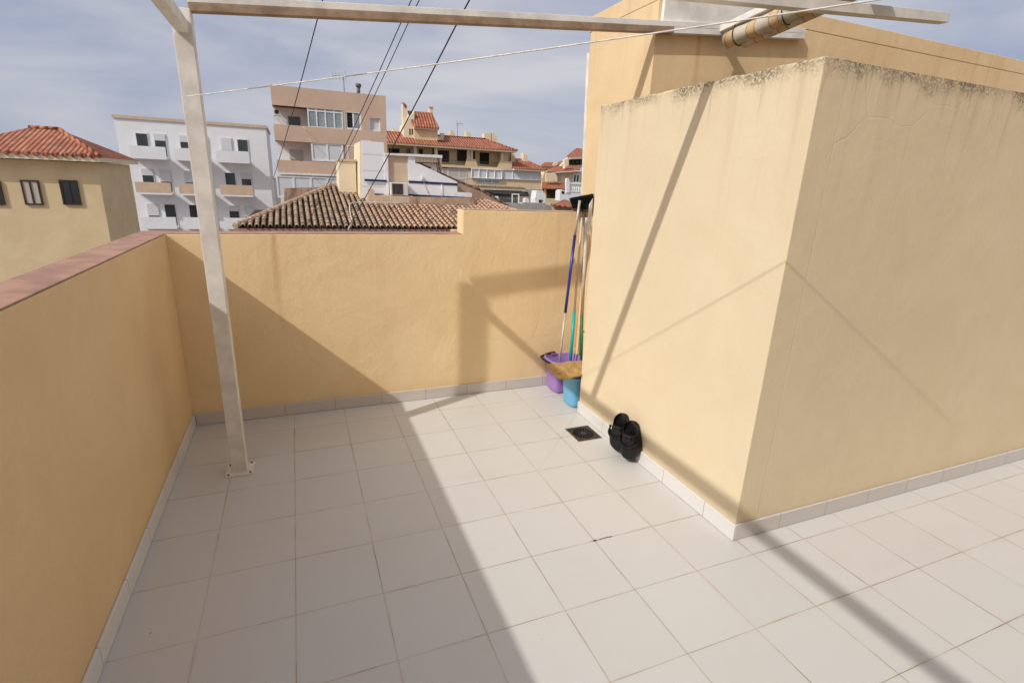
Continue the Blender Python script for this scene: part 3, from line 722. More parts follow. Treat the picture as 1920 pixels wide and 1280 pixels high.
# ================================================================== BACKGROUND
def poly_at(Y, pts): return [(float(p[0]), float(p[2])) for p in (onY(x, y, Y) for x, y in pts)]
def rect_at(Y, x0, y0, x1, y1):
    mx_, my_ = (x0+x1)/2, (y0+y1)/2
    return float(onY(x0, my_, Y)[0]), float(onY(x1, my_, Y)[0]), float(onY(mx_, y1, Y)[2]), float(onY(mx_, y0, Y)[2])   # X0 X1 Z0 Z1
def panel(name, Y, r, depth, mat, parent, dy=0.0, bevel=0):
    X0, X1, Z0, Z1_ = rect_at(Y, *r); return MB().box(X0, X1, Y+dy, Y+dy+depth, Z0, Z1_).build(name, mat, parent, bevel=bevel)
def prism_px(name, Y, pts, depth, mat, parent, dy=0.0, bevel=0):
    return MB().prism(poly_at(Y, pts), Y+dy, Y+dy+depth).build(name, mat, parent, bevel=bevel)
M['pinkwall'] = stucco('pink_render', (0.66, 0.475, 0.355), (0.60, 0.425, 0.315), cracks=False, scale=0.35, bump=0.15)
M['bgwhite'] = stucco('white_render', (0.86, 0.86, 0.87), (0.80, 0.80, 0.81), cracks=False, scale=0.4, bump=0.15)
M['cream'] = stucco('cream_render', (0.76, 0.60, 0.375), (0.68, 0.52, 0.31), cracks=False, scale=0.3, bump=0.15)
M['creamlt'] = stucco('pale_cream_render', (0.82, 0.705, 0.52), (0.74, 0.62, 0.43), cracks=False, scale=0.3, bump=0.15)
M['beige'] = stucco('beige_render', (0.68, 0.52, 0.38), (0.60, 0.45, 0.32), cracks=False, scale=0.8, bump=0.25)
M['brownwall'] = stucco('worn_brown_wall', (0.46, 0.33, 0.24), (0.33, 0.22, 0.155), cracks=False, scale=1.6, bump=0.5)
M['greywall'] = stucco('grey_render', (0.44, 0.41, 0.38), (0.36, 0.335, 0.31), cracks=False, scale=1.0, bump=0.3)
M['navy'] = plain('navy_stripe', (0.014, 0.032, 0.095), 0.6)
M['frame'] = plain('white_window_frame', (0.80, 0.80, 0.80), 0.45)
M['shutter'] = None
M['redroof_near'] = roof_tile_mat('near_red_pantiles', (0.36, 0.125, 0.075), (0.46, 0.20, 0.12), (0.24, 0.11, 0.08), 0.2, 0.36, bump=0.8)
def shutter_mat(name, c, pitch=0.055):
    t = NT(name, 0.55, 0.35); x, y, z = t.xyz()
    f = t.m('FRACT', t.m('DIVIDE', z, pitch)); cc = t.mix(t.m('MULTIPLY', t.ramp(f, 0.16, 0.0), 0.5), c, tuple(k*0.5 for k in c))
    t.col(t.mix(t.ramp(t.noise(0.8, 3), 0.3, 0.7, 0, 0.25), cc, tuple(k*0.8 for k in c))); return t.mat
M['shutter'] = shutter_mat('white_shutter', (0.68, 0.68, 0.69)); M['shutter_g'] = shutter_mat('grey_shutter', (0.46, 0.45, 0.44)); M['shutter_p'] = shutter_mat('beige_shutter', (0.56, 0.47, 0.40))
def glass_mat(name, c, rough=0.08):
    t = NT(name, rough, 0.7); t.col(t.mix(t.ramp(t.noise(0.9, 3), 0.35, 0.65), c, tuple(k*0.7 for k in c))); return t.mat
M['glass'] = glass_mat('window_glass', (0.035, 0.045, 0.05)); M['curtain'] = glass_mat('glass_over_curtain', (0.34, 0.38, 0.39), 0.12)
M['darkin'] = plain('dark_interior', (0.014, 0.012, 0.011), 0.8)
M['dark_door_shade'] = plain('dark_door_and_shade', (0.040, 0.024, 0.016), 0.7)
M['steel'] = plain('painted_steel', (0.10, 0.09, 0.085), 0.5, 0.5, 0.2, 10)
M['redroof'] = roof_tile_mat('red_pantiles', (0.40, 0.130, 0.072), (0.49, 0.20, 0.115), (0.30, 0.115, 0.078), 0.36, 0.55, bump=1.0)
M['redroof_y'] = roof_tile_mat('red_pantiles_side', (0.39, 0.130, 0.075), (0.48, 0.20, 0.118), (0.29, 0.115, 0.078), 0.36, 0.55, axis='y')
M['acw'] = plain('ac_casing', (0.66, 0.63, 0.57), 0.5, 0.4, 0.1, 5)

# ---- old tiled roof right behind the parapet
YE = 19-3.411; DE = onY(592, 427, YE)[2]; SL = math.tan(R(12.09))
def onRoof(px, py, off=0.0):
    d = ray(px, py); t_ = (DE+off+SL*(CAM[1]-YE)-CAM[2])/(d[2]-SL*d[1]); return CAM+d*t_
apex = onRoof(622, 349); apr = onRoof(690, 352); hl = onRoof(512, 396)
wl = onRoof(735, 384); wr = onRoof(884, 378); r1 = onRoof(896, 373); r2_ = onRoof(958, 394)
YW = float(wl[1])
old = thing('tiled_house', (float(apex[0]), float(apex[1]), -3), 'old house with a weathered brown barrel tile roof just beyond the parapet', 'house')
def old_tile_mat():
    t = NT('old_barrel_tiles', 0.93, 0.12); x, y, z = t.xyz(); P_ = 0.2; RL = 0.30
    ui = t.m('FLOOR', t.m('DIVIDE', x, P_)); vi = t.m('FLOOR', t.m('DIVIDE', t.m('SUBTRACT', y, YE), RL))
    wn = t.n('ShaderNodeTexWhiteNoise', {0: t.n('ShaderNodeCombineXYZ', {0: ui, 1: vi}).outputs[0]}).outputs
    c = t.mix(wn['Value'], (0.36, 0.25, 0.175), (0.62, 0.475, 0.34))
    right = t.ramp(t.m('ADD', x, t.m('MULTIPLY', t.noise(0.5, 2), 2.0)), 2.5, 5.2)
    c = t.mix(t.m('MULTIPLY', right, 0.6), c, (0.62, 0.36, 0.23))
    sep = t.n('ShaderNodeSeparateColor', {0: wn['Color']}).outputs
    c = t.mix(t.m('MULTIPLY', t.m('GREATER_THAN', sep[0], 0.86), 0.55), c, (0.58, 0.31, 0.19))
    c = t.mix(t.m('MULTIPLY', t.m('GREATER_THAN', sep[1], 0.84), 0.7), c, (0.21, 0.15, 0.115))
    c = t.mix(t.m('MULTIPLY', t.ramp(t.noise(13, 5, 0.7), 0.50, 0.70), 0.6), c, (0.20, 0.155, 0.12))
    t.col(c); t.nrm(t.bump(t.noise(30, 4, 0.7), 0.4, 0.01)); return t.mat
M['oldtile'] = old_tile_mat()
M['channel'] = plain('old_channel_tiles', (0.075, 0.048, 0.034), 0.95, 0.1, 0.5, 5)
xl = float(apex[0]-(apex[0]-hl[0])*(apex[1]-YE)/(apex[1]-hl[1]))      # hip meets the eave
xr = float(r1[0]+(r2_[0]-r1[0])*(r1[1]-YE)/max(0.1, (r1[1]-r2_[1])))
def ytop(x):
    if x < apex[0]: return YE+(apex[1]-YE)*(x-xl)/(apex[0]-xl)
    if x < apr[0]: return float(apex[1])
    if x < wr[0]: return YW
    if x < r1[0]: return float(r1[1])
    return YE+(r1[1]-YE)*(xr-x)/(xr-r1[0])
PT_ = 0.2; RLn = 0.30
rnd = random.Random(21)
mb = MB(); ch = MB()
k0 = math.floor(xl/PT_); k1 = math.floor(xr/PT_)
def rz(y): return DE+SL*(y-YE)
for k in range(k0, k1+1):
    xc = (k+0.5)*PT_; yt = ytop(xc)
    if yt-YE < 0.25: continue
    nr = int(math.ceil((yt-YE)/RLn)); 
    cw = 0.061; jx0 = rnd.uniform(-.006, .006)
    for r_ in range(nr):
        ya = YE+r_*RLn-0.05; yb_ = min(YE+(r_+1)*RLn+0.02, yt)
        if yb_ < ya+0.05: continue
        jx = jx0+rnd.uniform(-.006, .006); jz = rnd.uniform(-.004, .006)
        ra, rb = cw+0.008+rnd.uniform(-.003, .003), cw-0.013
        vs = []
        for yy, rr_, lift in ((ya, ra, 0.058), (yb_, rb, 0.036)):
            for j in range(9):
                a_ = math.pi*j/8
                vs.append((xc+jx+math.cos(a_)*rr_, yy, rz(yy)+lift+jz+math.sin(a_)*rr_*0.95))
        n = 9
        fs = [(j, j+1, n+j+1, n+j) for j in range(8)]
        mb.add(vs, fs, 0, True)
        # thickness at the lower mouth of the tile
        mo = [vs[j] for j in range(9)]+[(xc+jx+math.cos(math.pi*j/8)*(ra-0.014), ya, rz(ya)+0.058+jz+math.sin(math.pi*j/8)*(ra-0.014)*0.95) for j in range(9)]
        mb.add(mo, [(j, 9+j, 10+j, j+1) for j in range(8)], 0)
    # channel (concave) between covers
    xa_, xb_ = xc+PT_*0.30, xc+PT_*0.70
    ytc = ytop(xc+PT_/2)
    if ytc-YE > 0.25:
        vs = []
        for yy in (YE-0.08, ytc):
            for j in range(5):
                u = j/4; vs.append((xa_-0.02+(xb_-xa_+0.04)*u, yy, rz(yy)+0.018-0.045*math.sin(math.pi*u)))
        ch.add(vs, [(j, j+1, 6+j, 5+j) for j in range(4)], 0, True)
mb.build('cover_tiles', M['oldtile'], old)
ch.build('channel_tiles', M['channel'], old)
# roof deck, walls and hidden back slope
mb = MB()
A_ = (xl, YE, rz(YE)-0.03); B_ = (xr, YE, rz(YE)-0.03); C_ = (float(r1[0]), float(r1[1]), rz(r1[1])-0.03); D_ = (float(apr[0]), float(apex[1]), rz(apex[1])-0.03); E_ = (float(apex[0]), float(apex[1]), rz(apex[1])-0.03)
yb2 = float(apex[1])+4
mb.add([A_, B_, C_, (C_[0], YW, rz(YW)-.03), (D_[0], YW, rz(YW)-.03), D_, E_, (xl, yb2, rz(YE)-.03), (E_[0], yb2, rz(YE)-0.03)], [(0, 1, 2, 3, 4, 5, 6), (0, 6, 8, 7)])
mb.build('roof_deck', M['channel'], old)
mb = MB(); mb.box(xl+0.2, xr-0.2, YE+0.25, YW+3.4, -7.9, rz(YE)-0.04); mb.build('wall', M['cream'], old)
mb = MB(); mb.box(xl-0.05, xr, YE-0.04, YE+0.22, rz(YE)-0.12, rz(YE)-0.035); mb.build('eave_board', plain('eave_mortar', (0.42, 0.25, 0.19), 0.9), old)
# hip capping
mb = MB(); nh = 30
for i in range(nh):
    a_, b_ = i/nh, (i+1.12)/nh
    p = Vector((xl, YE, rz(YE)+0.05)).lerp(Vector((E_[0], E_[1], rz(apex[1])+0.05)), a_); q_ = Vector((xl, YE, rz(YE)+0.05)).lerp(Vector((E_[0], E_[1], rz(apex[1])+0.05)), b_)
    mb.tube([p, q_], [0.105, 0.085], 10, cap=True)
mb.build('hip_cap', plain('hip_mortar_tiles', (0.50, 0.36, 0.26), 0.95, 0.1, 0.45, 7, bump=0.6), old)
mb = MB(); p = Vector(r1); q_ = Vector((xr, YE, rz(YE)+0.03))
for i in range(nh):
    a_, b_ = i/nh, (i+1.12)/nh
    mb.tube([p.lerp(q_, a_)+Vector((0, 0, .03)), p.lerp(q_, b_)+Vector((0, 0, .03))], [0.085, 0.10], 10)
mb.build('hip_cap', plain('hip_tiles_pink', (0.56, 0.36, 0.25), 0.95, 0.1, 0.4, 7, bump=0.6), old)
# low ridge parapets with weep stains
def stained(name, c, zt):
    t = NT(name, 0.95, 0.1); f = t.ramp(t.noise(1.0, 5, 0.7, src=t.map((3.2, 3.2, 0.5))), 0.48, 0.68)
    cc = t.mix(t.ramp(t.noise(3, 5, 0.65), 0.3, 0.7), c, tuple(k*0.72 for k in c))
    t.col(t.mix(t.m('MULTIPLY', f, 0.75), cc, (0.17, 0.09, 0.065))); t.nrm(t.bump(t.noise(12, 4, 0.7), 0.5, 0.02)); return t.mat
M['stain_grey'] = stained('stained_ridge_wall', (0.55, 0.46, 0.37), 0); M['stain_pink'] = stained('stained_pink_wall', (0.55, 0.38, 0.27), 0)
YA = float(apex[1])
prism_px('ridge_wall', YA+0.02, [(612, 343.6), (694, 344.2), (695, 350), (698, 385), (612, 385)], 0.25, M['stain_grey'], old)
prism_px('ridge_wall', YA+0.8, [(533, 353), (600, 351), (600, 400), (533, 400)], 0.25, M['stain_pink'], old)
mb = MB(); X0, X1_, Z0_, Z1_ = rect_at(YW+0.03, 693, 370, 893, 388)
prism_px('roof_wall', YW+0.03, [(690, 354), (700.5, 354), (703, 366.5), (767.8, 368.8), (767.8, 392), (690, 392)], 0.3, M['beige'], old)
prism_px('roof_wall', YW+0.03, [(768, 369), (885, 371.5), (891, 372), (892, 392), (768, 392)], 0.3, M['stain_pink'], old)
prism_px('gable_wall', YW+0.9, [(855, 339), (872, 346), (900, 356), (925, 368), (962, 392), (962, 410), (855, 410)], 0.35, M['brownwall'], old)
mb = MB()
gp_ = [(Vector(onY(px, py, YW+0.9))) for px, py in ((776, 303), (857, 340), (900, 356.5), (962, 392))]
for i in range(3):
    a_, b_ = gp_[i], gp_[i+1]; nn = max(2, int((b_-a_).length/0.3))
    for j in range(nn):
        mb.tube([a_.lerp(b_, j/nn)+Vector((0, 0.02, 0.02)), a_.lerp(b_, (j+1.1)/nn)+Vector((0, 0.02, 0.02))], [0.055, 0.045], 8)
mb.build('verge_tiles', plain('verge_dark_tiles', (0.22, 0.13, 0.09), 0.9, 0.1, 0.5, 6), old)
# pipe run on the roof
pp = [(765, 381), (740, 380.3), (700, 380), (676, 379.5), (661, 380), (656, 383), (655, 390), (657, 402), (661, 414), (653, 430)]
pts = [Vector(onRoof(px, py, 0.16)) for px, py in pp]
tag(MB().tube(pts, 0.022, 8).build('roof_pipe', plain('pale_pipe', (0.60, 0.54, 0.48), 0.6)), 'pale conduit pipe bent across the old barrel tile roof', 'pipe')

# ---- white house with navy stripes, behind the tiled roof
Y1 = YW+0.5
wh = thing('striped_house', (float(onY(760, 370, Y1)[0]), Y1, -3), 'white house with navy blue stripes and a stepped panelled end wall behind the tiled roof', 'house')
M['panel'] = shutter_mat('white_cladding', (0.83, 0.83, 0.845), 0.62)
prism_px('end_wall', Y1, [(679, 263), (693, 264), (697, 265.5), (719.5, 267), (724, 384), (680, 384)], 1.6, M['panel'], wh)
prism_px('end_wall_return', Y1, [(675, 265), (678.8, 263.2), (679.8, 384), (676, 384)], 2.2, M['creamlt'], wh, dy=0.06)
prism_px('pilaster', Y1, [(720.2, 287), (727, 287.5), (729.5, 384), (724.6, 384)], 1.6, M['frame'], wh, dy=-0.05)
prism_px('recess_wall', Y1, [(727.5, 290), (764, 292), (766, 386), (730, 386)], 0.2, M['beige'], wh, dy=0.06)
prism_px('gable_wall', Y1, [(764.5, 292), (779, 292), (779, 304), (857.5, 341), (857.5, 386), (766.5, 386)], 0.9, M['bgwhite'], wh)
prism_px('top_beam', Y1, [(721, 287), (828.5, 291), (828.5, 296.5), (721, 290.5)], 2.0, M['frame'], wh, dy=-0.07)
for a, b in (((683, 335.5), (724.6, 337.5)), ((765.8, 338.5), (857.5, 343.8)), ((766, 364), (884, 370)), ((699, 362.5), (719, 363.5))):
    h_ = 4.2 if a[1] < 360 else 3.6
    prism_px('stripe', Y1, [a, b, (b[0], b[1]+h_), (a[0], a[1]+h_)], 0.02, M['navy'], wh, dy=-0.072 if a[0] < 700 else -0.022)
prism_px('low_wall', Y1, [(849.5, 359.5), (884.5, 362), (884.5, 372), (850, 369.5)], 0.9, M['frame'], wh, dy=-0.018)
prism_px('plinth', Y1, [(686, 364.5), (771, 367), (778, 392), (686, 392)], 0.2, M['beige'], wh, dy=-0.3)
# pergola bits on its roof
prism_px('roof_terrace_wall', Y1+2.6, [(779, 292), (828, 295), (828, 332), (779, 310)], 0.1, M['brownwall'], wh)
for i in range(6):
    x_ = 780.3+6.9*i; prism_px('slat', Y1+0.03, [(x_, 294.5), (x_+5.4, 295), (x_+5.4, 304.6), (x_, 304.2)], 0.06, M['creamlt'], wh)
prism_px('slat_rail', Y1-0.02, [(779, 303.8), (818, 305.6), (818, 307.2), (779, 305.4)], 0.06, M['dark_door_shade'], wh)
prism_px('canopy_post', Y1+0.3, [(822.5, 296), (828.2, 296), (828.2, 325), (822.5, 322)], 0.15, M['frame'], wh)
for x_, xb_ in ((816.5, 822), (820, 826.5)): prism_px('rolled_blind', Y1+0.15, [(x_, 296), (x_+3, 296), (xb_+2.4, 324), (xb_, 323)], 0.12, plain('worn_timber', (0.42, 0.26, 0.17), 0.8, 0.2, 0.5, 6), wh)
prism_px('parapet_piece', Y1+0.2, [(806, 320), (812, 309), (815, 309), (811, 321)], 0.08, M['frame'], wh)
prism_px('parapet_piece', Y1+0.2, [(813, 321.5), (814, 312), (818, 311), (820, 323.5)], 0.08, M['frame'], wh)
# small cream stair hut left of it
prism_px('stair_hut', Y1+1.0, [(635, 302), (634, 298), (667, 301), (669, 372), (637, 372)], 1.5, M['creamlt'], wh)
prism_px('hut_cap', Y1+0.95, [(633, 297.5), (667.5, 299), (667.5, 303), (634, 301.5)], 1.6, M['beige'], wh)
prism_px('stair_hut', Y1+1.2, [(668, 296), (675, 293), (678, 372), (669.5, 372)], 1.0, M['creamlt'], wh)
prism_px('hut_cap', Y1+1.15, [(667, 305.5), (676, 305), (676, 307.5), (667, 307.8)], 0.2, M['beige'], wh)
prism_px('meter_box', Y1+1.18, [(672, 323.5), (677, 324.5), (677, 332), (672.5, 331)], 0.1, M['acw'], wh)
# wires and hook on its wall
mb = MB(); fz = Y1-0.02
mb.tube([onY(790, 334, fz), onY(795, 342, fz), onY(800, 355, fz), onY(804, 363, fz)], 0.012, 5)
mb.build('wall_wire', M['acw'], wh)
mb = MB(); mb.tube([onY(828, 345, fz-0.02), onY(828, 371, fz-0.02)], 0.015, 5); mb.build('wall_pipe', M['frame'], wh)
mb = MB(); c0 = Vector(onY(791.5, 334, fz-0.05)); mb.box(c0.x-0.05, c0.x+0.05, c0.y-0.04, c0.y+0.05, c0.z-0.08, c0.z+0.08); mb.build('wall_lamp', M['frame'], wh, bevel=0.02)

# air conditioner units
def ac_unit(Y, r, depth, label, side=0.3, rnd_=False, dy=0.0):
    X0, X1_, Z0, Z1_ = rect_at(Y, *r)
    root = thing('air_conditioner', ((X0+X1_)/2, Y, Z0), label, 'air conditioner')
    mb = MB(); mb.box(X0, X1_, Y, Y+depth, Z0, Z1_); mb.build('casing', M['acw'], root, bevel=0.02)
    w_ = X1_-X0; h_ = Z1_-Z0
    mb = MB()
    gx0, gx1 = X0+w_*0.08, X1_-w_*side
    if rnd_:
        c = Vector(((gx0+gx1)/2, Y-0.006, (Z0+Z1_)/2)); rr_ = min(gx1-gx0, h_)*0.42
        mb.add([(c.x+rr_*math.cos(2*math.pi*k/24), c.y, c.z+rr_*math.sin(2*math.pi*k/24)) for k in range(24)], [tuple(range(24))])
    else:
        mb.box(gx0, gx1, Y-0.008, Y-0.002, Z0+h_*0.07, Z1_-h_*0.09)
    mb.build('fan_opening', M['darkin'], root)
    mb = MB()
    if rnd_:
        for q in (0.35, 0.7, 1.0):
            mb.tube([(c.x+rr_*q*math.cos(2*math.pi*k/20), Y-0.015, c.z+rr_*q*math.sin(2*math.pi*k/20)) for k in range(21)], 0.008, 4, cap=False)
    else:
        for i in range(9):
            x_ = gx0+(gx1-gx0)*(i+0.5)/9; mb.box(x_-0.007, x_+0.007, Y-0.020, Y-0.010, Z0+h_*0.07, Z1_-h_*0.09)
    mb.build('grille', plain('grille_metal', (0.16, 0.13, 0.11), 0.6), root)
    mb = MB(); mb.box(X0+w_*.1, X0+w_*.1+0.03, Y-0.03, Y+depth+0.3, Z0-0.05, Z0-0.004); mb.build('bracket', M['steel'], root); mb = MB(); mb.box(X1_-w_*.3, X1_-w_*.3+0.03, Y-0.03, Y+depth+0.3, Z0-0.05, Z0-0.004); mb.build('bracket', M['steel'], root)
    return root
ac_unit(Y1-0.36, (732.8, 342.5, 765.5, 366.5), 0.33, 'boxy beige air conditioner with a dark square grille on the striped white house', 0.30)
mb = MB(); fz = Y1-0.33
mb.tube([onY(763, 367, fz), onY(764, 373, fz), onY(761, 378, fz), onY(754, 381.5, fz), onY(730, 381, fz)], 0.020, 6)
tag(mb.build('ac_hose', M['dark']), 'black drain hose hanging under the boxy air conditioner', 'hose')

# ---- pink apartment block
YP2 = 40.0
pk = thing('apartment_block', (float(onY(600, 300, YP2)[0]), YP2, -8), 'flat-roofed pinkish brown apartment block with white shuttered balconies on the left', 'building')
zt = float(onY(616, 169.5, YP2)[2]); xr_ = float(onY(724.5, 230, YP2)[0]); xl_ = float(onY(300, 200, YP2)[0]); xc0 = float(onY(513, 240, YP2)[0])
def zz(px, py): return float(onY(px, py, YP2)[2])
def xx(px, py): return float(onY(px, py, YP2)[0])
XL0 = xx(511.3, 215)
za0 = zz(610, 205)      # underside of top band
zb1, zb0 = zz(610, 239.5), zz(610, 269)
zc1, zc0 = zz(610, 304), zz(610, 327)
mb = MB(); mb.box(XL0, xr_, YP2, YP2+9, za0, zt); mb.build('top_wall', M['pinkwall'], pk)
mb = MB(); mb.box(XL0, xx(644, 222), YP2, YP2+0.2, zb0, zb1); mb.box(XL0, xx(644, 222), YP2+0.2, YP2+1.6, zb0, zb0+0.25); mb.build('balcony_wall', M['pinkwall'], pk)
mb = MB(); mb.box(XL0, xx(644, 222), YP2, YP2+0.2, zc0, zc1); mb.box(XL0, xx(644, 222), YP2+0.2, YP2+1.6, zc0, zc0+0.25); mb.build('balcony_wall', M['pinkwall'], pk)
mb = MB(); mb.box(XL0, xx(644, 330), YP2-0.03, YP2+0.1, zc0-0.12, zc0-0.001); mb.build('drip_ledge', M['frame'], pk)
# solid bay to the right of the balconies, built round its two windows
wx0, wx1, wz0, wz1 = rect_at(YP2, 648, 208, 677, 243); ux0, ux1, uz0, uz1 = rect_at(YP2, 694, 222, 713, 246)
xb0 = xx(644, 222)
mb = MB(); Yf = YP2+0.001; Yk = YP2+0.3
for a in ((xb0, wx0, -8, za0), (wx1, ux0, -8, za0), (ux1, xr_-0.001, -8, za0), (wx0, wx1, wz1, za0), (wx0, wx1, -8, wz0), (ux0, ux1, uz1, za0), (ux0, ux1, -8, uz0)):
    mb.box(a[0], a[1], Yf, Yk, a[2], a[3]-0.001)
mb.build('bay_wall', M['pinkwall'], pk)
mb = MB(); mb.box(xr_-0.3, xr_-0.002, Yk+0.001, YP2+9, -8, za0-0.002); mb.build('side_wall', M['pinkwall'], pk)
mb = MB(); mb.box(XL0, xr_-0.31, YP2+1.6, YP2+1.8, -8, za0-0.002); mb.build('back_wall', M['bgwhite'], pk)
mb = MB(); mb.box(xb0-0.12, xb0-0.002, YP2+0.21, YP2+1.59, -8, za0-0.002); mb.build('dividing_wall', M['bgwhite'], pk);
def window(parent, Y, r, frame=M['frame'], pane=M['glass'], cols=2, fw_=0.06, name='window', split=None, dy=0.0, shutter_top=0.0, th=0.10):
    X0, X1_, Z0, Z1_ = rect_at(Y, *r); Yq = Y+dy
    mb = MB()
    mb.box(X0, X0+fw_, Yq, Yq+th, Z0, Z1_); mb.box(X1_-fw_, X1_, Yq, Yq+th, Z0, Z1_)
    mb.box(X0+fw_, X1_-fw_, Yq, Yq+th, Z1_-fw_, Z1_); mb.box(X0+fw_, X1_-fw_, Yq, Yq+th, Z0, Z0+fw_)
    for i in range(1, cols): 
        x_ = X0+(X1_-X0)*i/cols; mb.box(x_-fw_/2, x_+fw_/2, Yq+0.003, Yq+th-0.003, Z0+fw_, Z1_-fw_)
    if split: 
        z_ = Z1_-(Z1_-Z0)*split; mb.box(X0+fw_, X1_-fw_, Yq+0.006, Yq+th-0.006, z_-fw_/2, z_+fw_/2)
    o = mb.build(name, frame, parent)
    mb = MB(); mb.box(X0+fw_*.5, X1_-fw_*.5, Yq+th*0.45, Yq+th*0.6, Z0+fw_*.5, Z1_-fw_*.5); mb.build('pane', pane, o)
    return o
# row 1
window(pk, YP2, (577, 203, 643, 241), cols=4, pane=M['curtain'], split=0.17, dy=0.03, fw_=0.085, name='glazed_balcony')
w1 = window(pk, YP2, (648, 208, 677, 243), cols=2, pane=M['darkin'], dy=0.04, fw_=0.11)
MB().box(*(lambda q: (q[0], q[1], YP2+0.06, YP2+0.08, q[2], q[3]))(rect_at(YP2, 664, 213, 676, 241))).build('sliding_pane', M['curtain'], w1)
MB().box(*(lambda q: (q[0], q[1], YP2+0.005, YP2+0.12, q[2], q[3]))(rect_at(YP2, 647.5, 206.5, 677.5, 212))).build('shutter_box', M['acw'], w1)
window(pk, YP2, (694, 222, 713, 246), cols=1, pane=M['shutter'], dy=0.10, fw_=0.09)
window(pk, YP2+1.55, (541, 219, 563, 240), cols=3, frame=M['steel'], pane=M['glass'], fw_=0.05)
# row 2
o = window(pk, YP2, (584, 268, 644, 303), cols=2, pane=M['shutter'], dy=0.03, fw_=0.12, name='shuttered_balcony')
window(pk, YP2, (652, 274, 680, 305), cols=1, pane=M['shutter'], dy=-0.02, fw_=0.06)
o = window(pk, YP2+1.55, (544, 282, 567, 307), cols=3, frame=M['shutter_g'], pane=M['glass'], fw_=0.05)
MB().box(*(lambda q: (q[0], q[1], YP2+1.5, YP2+1.54, q[2], q[3]))(rect_at(YP2+1.55, 543, 281, 568, 300))).build('shutter', M['shutter_g'], o)
# row 3
window(pk, YP2, (519, 331, 646, 372), cols=4, pane=M['shutter'], dy=0.03, fw_=0.11, name='shuttered_balcony')
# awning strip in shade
panel('rolled_sunblind', YP2, (513, 198, 575, 201.4), 0.25, M['dark_door_shade'], pk, dy=0.2)
# balcony brackets
for px, py in ((581, 262), (571, 240), (583, 326)):
    c0 = Vector(onY(px, py, YP2)); MB().tube([c0+Vector((-0.1, 0, 0.05)), c0+Vector((0.16, -0.35, -0.2))], 0.022, 6).build('balcony_bracket', M['beige'], pk)
# flue on the roof
c0 = Vector(onY(672, 175, YP2+0.8)); c1_ = Vector(onY(672, 161, YP2+0.8))
MB().tube([(c0.x, c0.y, c0.z-0.3), (c1_.x, c1_.y, c1_.z)], 0.13, 14).tube([(c1_.x, c1_.y, c1_.z-0.1), (c1_.x, c1_.y, c1_.z+0.02), (c1_.x, c1_.y, c1_.z+0.13)], [0.19, 0.21, 0.20], 14).build('flue', M['steel'], pk)
ac_unit(YP2+0.9, (512.5, 203, 528, 217), 0.35, 'small round-fan air conditioner in the top left balcony of the pink block', 0.3, True)
# antennas
def antenna(px, pyb, pyt, Y, label, els, dirx=1, tilt=0.0):
    a_ = Vector(onY(px, pyb, Y)); b_ = Vector(onY(px, pyt, Y)); b_.x = a_.x
    root = thing('tv_antenna', tuple(a_), label, 'antenna')
    MB().tube([a_-Vector((0, 0, 0.6)), b_], 0.028, 6).build('mast', M['steel'], root)
    mb = MB(); L2 = 0.75
    q0_ = b_+Vector((-0.15*dirx, 0, -0.05)); q1_ = b_+Vector((L2*dirx, 0.2, -0.05+tilt)); mb.tube([q0_, q1_], 0.016, 5)
    for i in range(els):
        c = q0_.lerp(q1_, i/(els-1)); hgt = 0.28 if i else 0.42
        mb.tube([c+Vector((0, -0.12, -hgt)), c+Vector((0, 0.12, hgt))], 0.012, 4)
    mb.build('aerial', M['steel'], root)
antenna(645.5, 172, 142, YP2+1.2, 'spindly television antenna on the pink apartment block roof', 5, -1)

# ---- cream terraced building with red roofs
YR = 66.0
rd = thing('terraced_building', (float(onY(850, 320, YR)[0]), YR, -8), 'cream apartment building with red pantile roofs, arcaded balconies and a roof turret', 'building')
def X(px, py=300, Y=None): return float(onY(px, py, Y or YR)[0])
def Z(px, py, Y=None): return float(onY(px, py, Y or YR)[2])
xe0, xe1 = X(690), X(967, 280)
ze = Z(850, 275.5); rise = Z(850, 257.5)-ze
zr = ze+rise+0.35; RD = 4.2
def hip_roof(name, x0, x1, y0_, depth, z0, z1, hipr=True, hipl=False, mat=None, parent=None, over=0.0):
    hx_ = min(depth*0.75, (x1-x0)*0.4)
    xa_, xb_ = (x0+hx_ if hipl else x0), (x1-hx_ if hipr else x1)
    ym, yk = y0_+depth, y0_+2*depth
    mb = MB(); th = 0.22
    mb.add([(x0, y0_, z0), (x1, y0_, z0), (xb_, ym, z1), (xa_, ym, z1), (x1, yk, z0), (x0, yk, z0)], [(0, 1, 2, 3), (3, 2, 4, 5)], 0)
    mb.add([(x1, y0_, z0), (x1, yk, z0), (xb_, ym, z1)], [(0, 1, 2)], 1)
    mb.add([(x0, y0_, z0), (x0, yk, z0), (xa_, ym, z1)], [(2, 1, 0)], 1)
    o = mb.build(name, [mat or M['redroof'], M['redroof_y']], parent)
    mb = MB(); mb.box(x0+0.02, x1-0.02, y0_+0.02, yk-0.02, z0-th, z0-0.004); mb.build('eave', M['creamlt'], parent)
    mb = MB(); rnd2 = 0
    mb.tube([(xa_, ym, z1+0.02), (xb_, ym, z1+0.02)], 0.10, 8)
    if hipr: mb.tube([(xb_, ym, z1+0.02), (x1, y0_, z0+0.04)], 0.10, 8)
    mb.build('ridge_tiles', M['redroof'], parent)
    # eave tile mouths: a row of barrel ends
    mb = MB(); n = int((x1-x0)/0.34)
    for i in range(n):
        xq = x0+(i+0.5)*0.34; mb.tube([(xq, y0_-0.06, z0+0.0), (xq, y0_+0.2, z0+0.06)], 0.10, 6)
    mb.build('eave_tiles', M['redroof'], parent)
    return o
YF = YR+1.6      # recessed facade plane behind the balconies
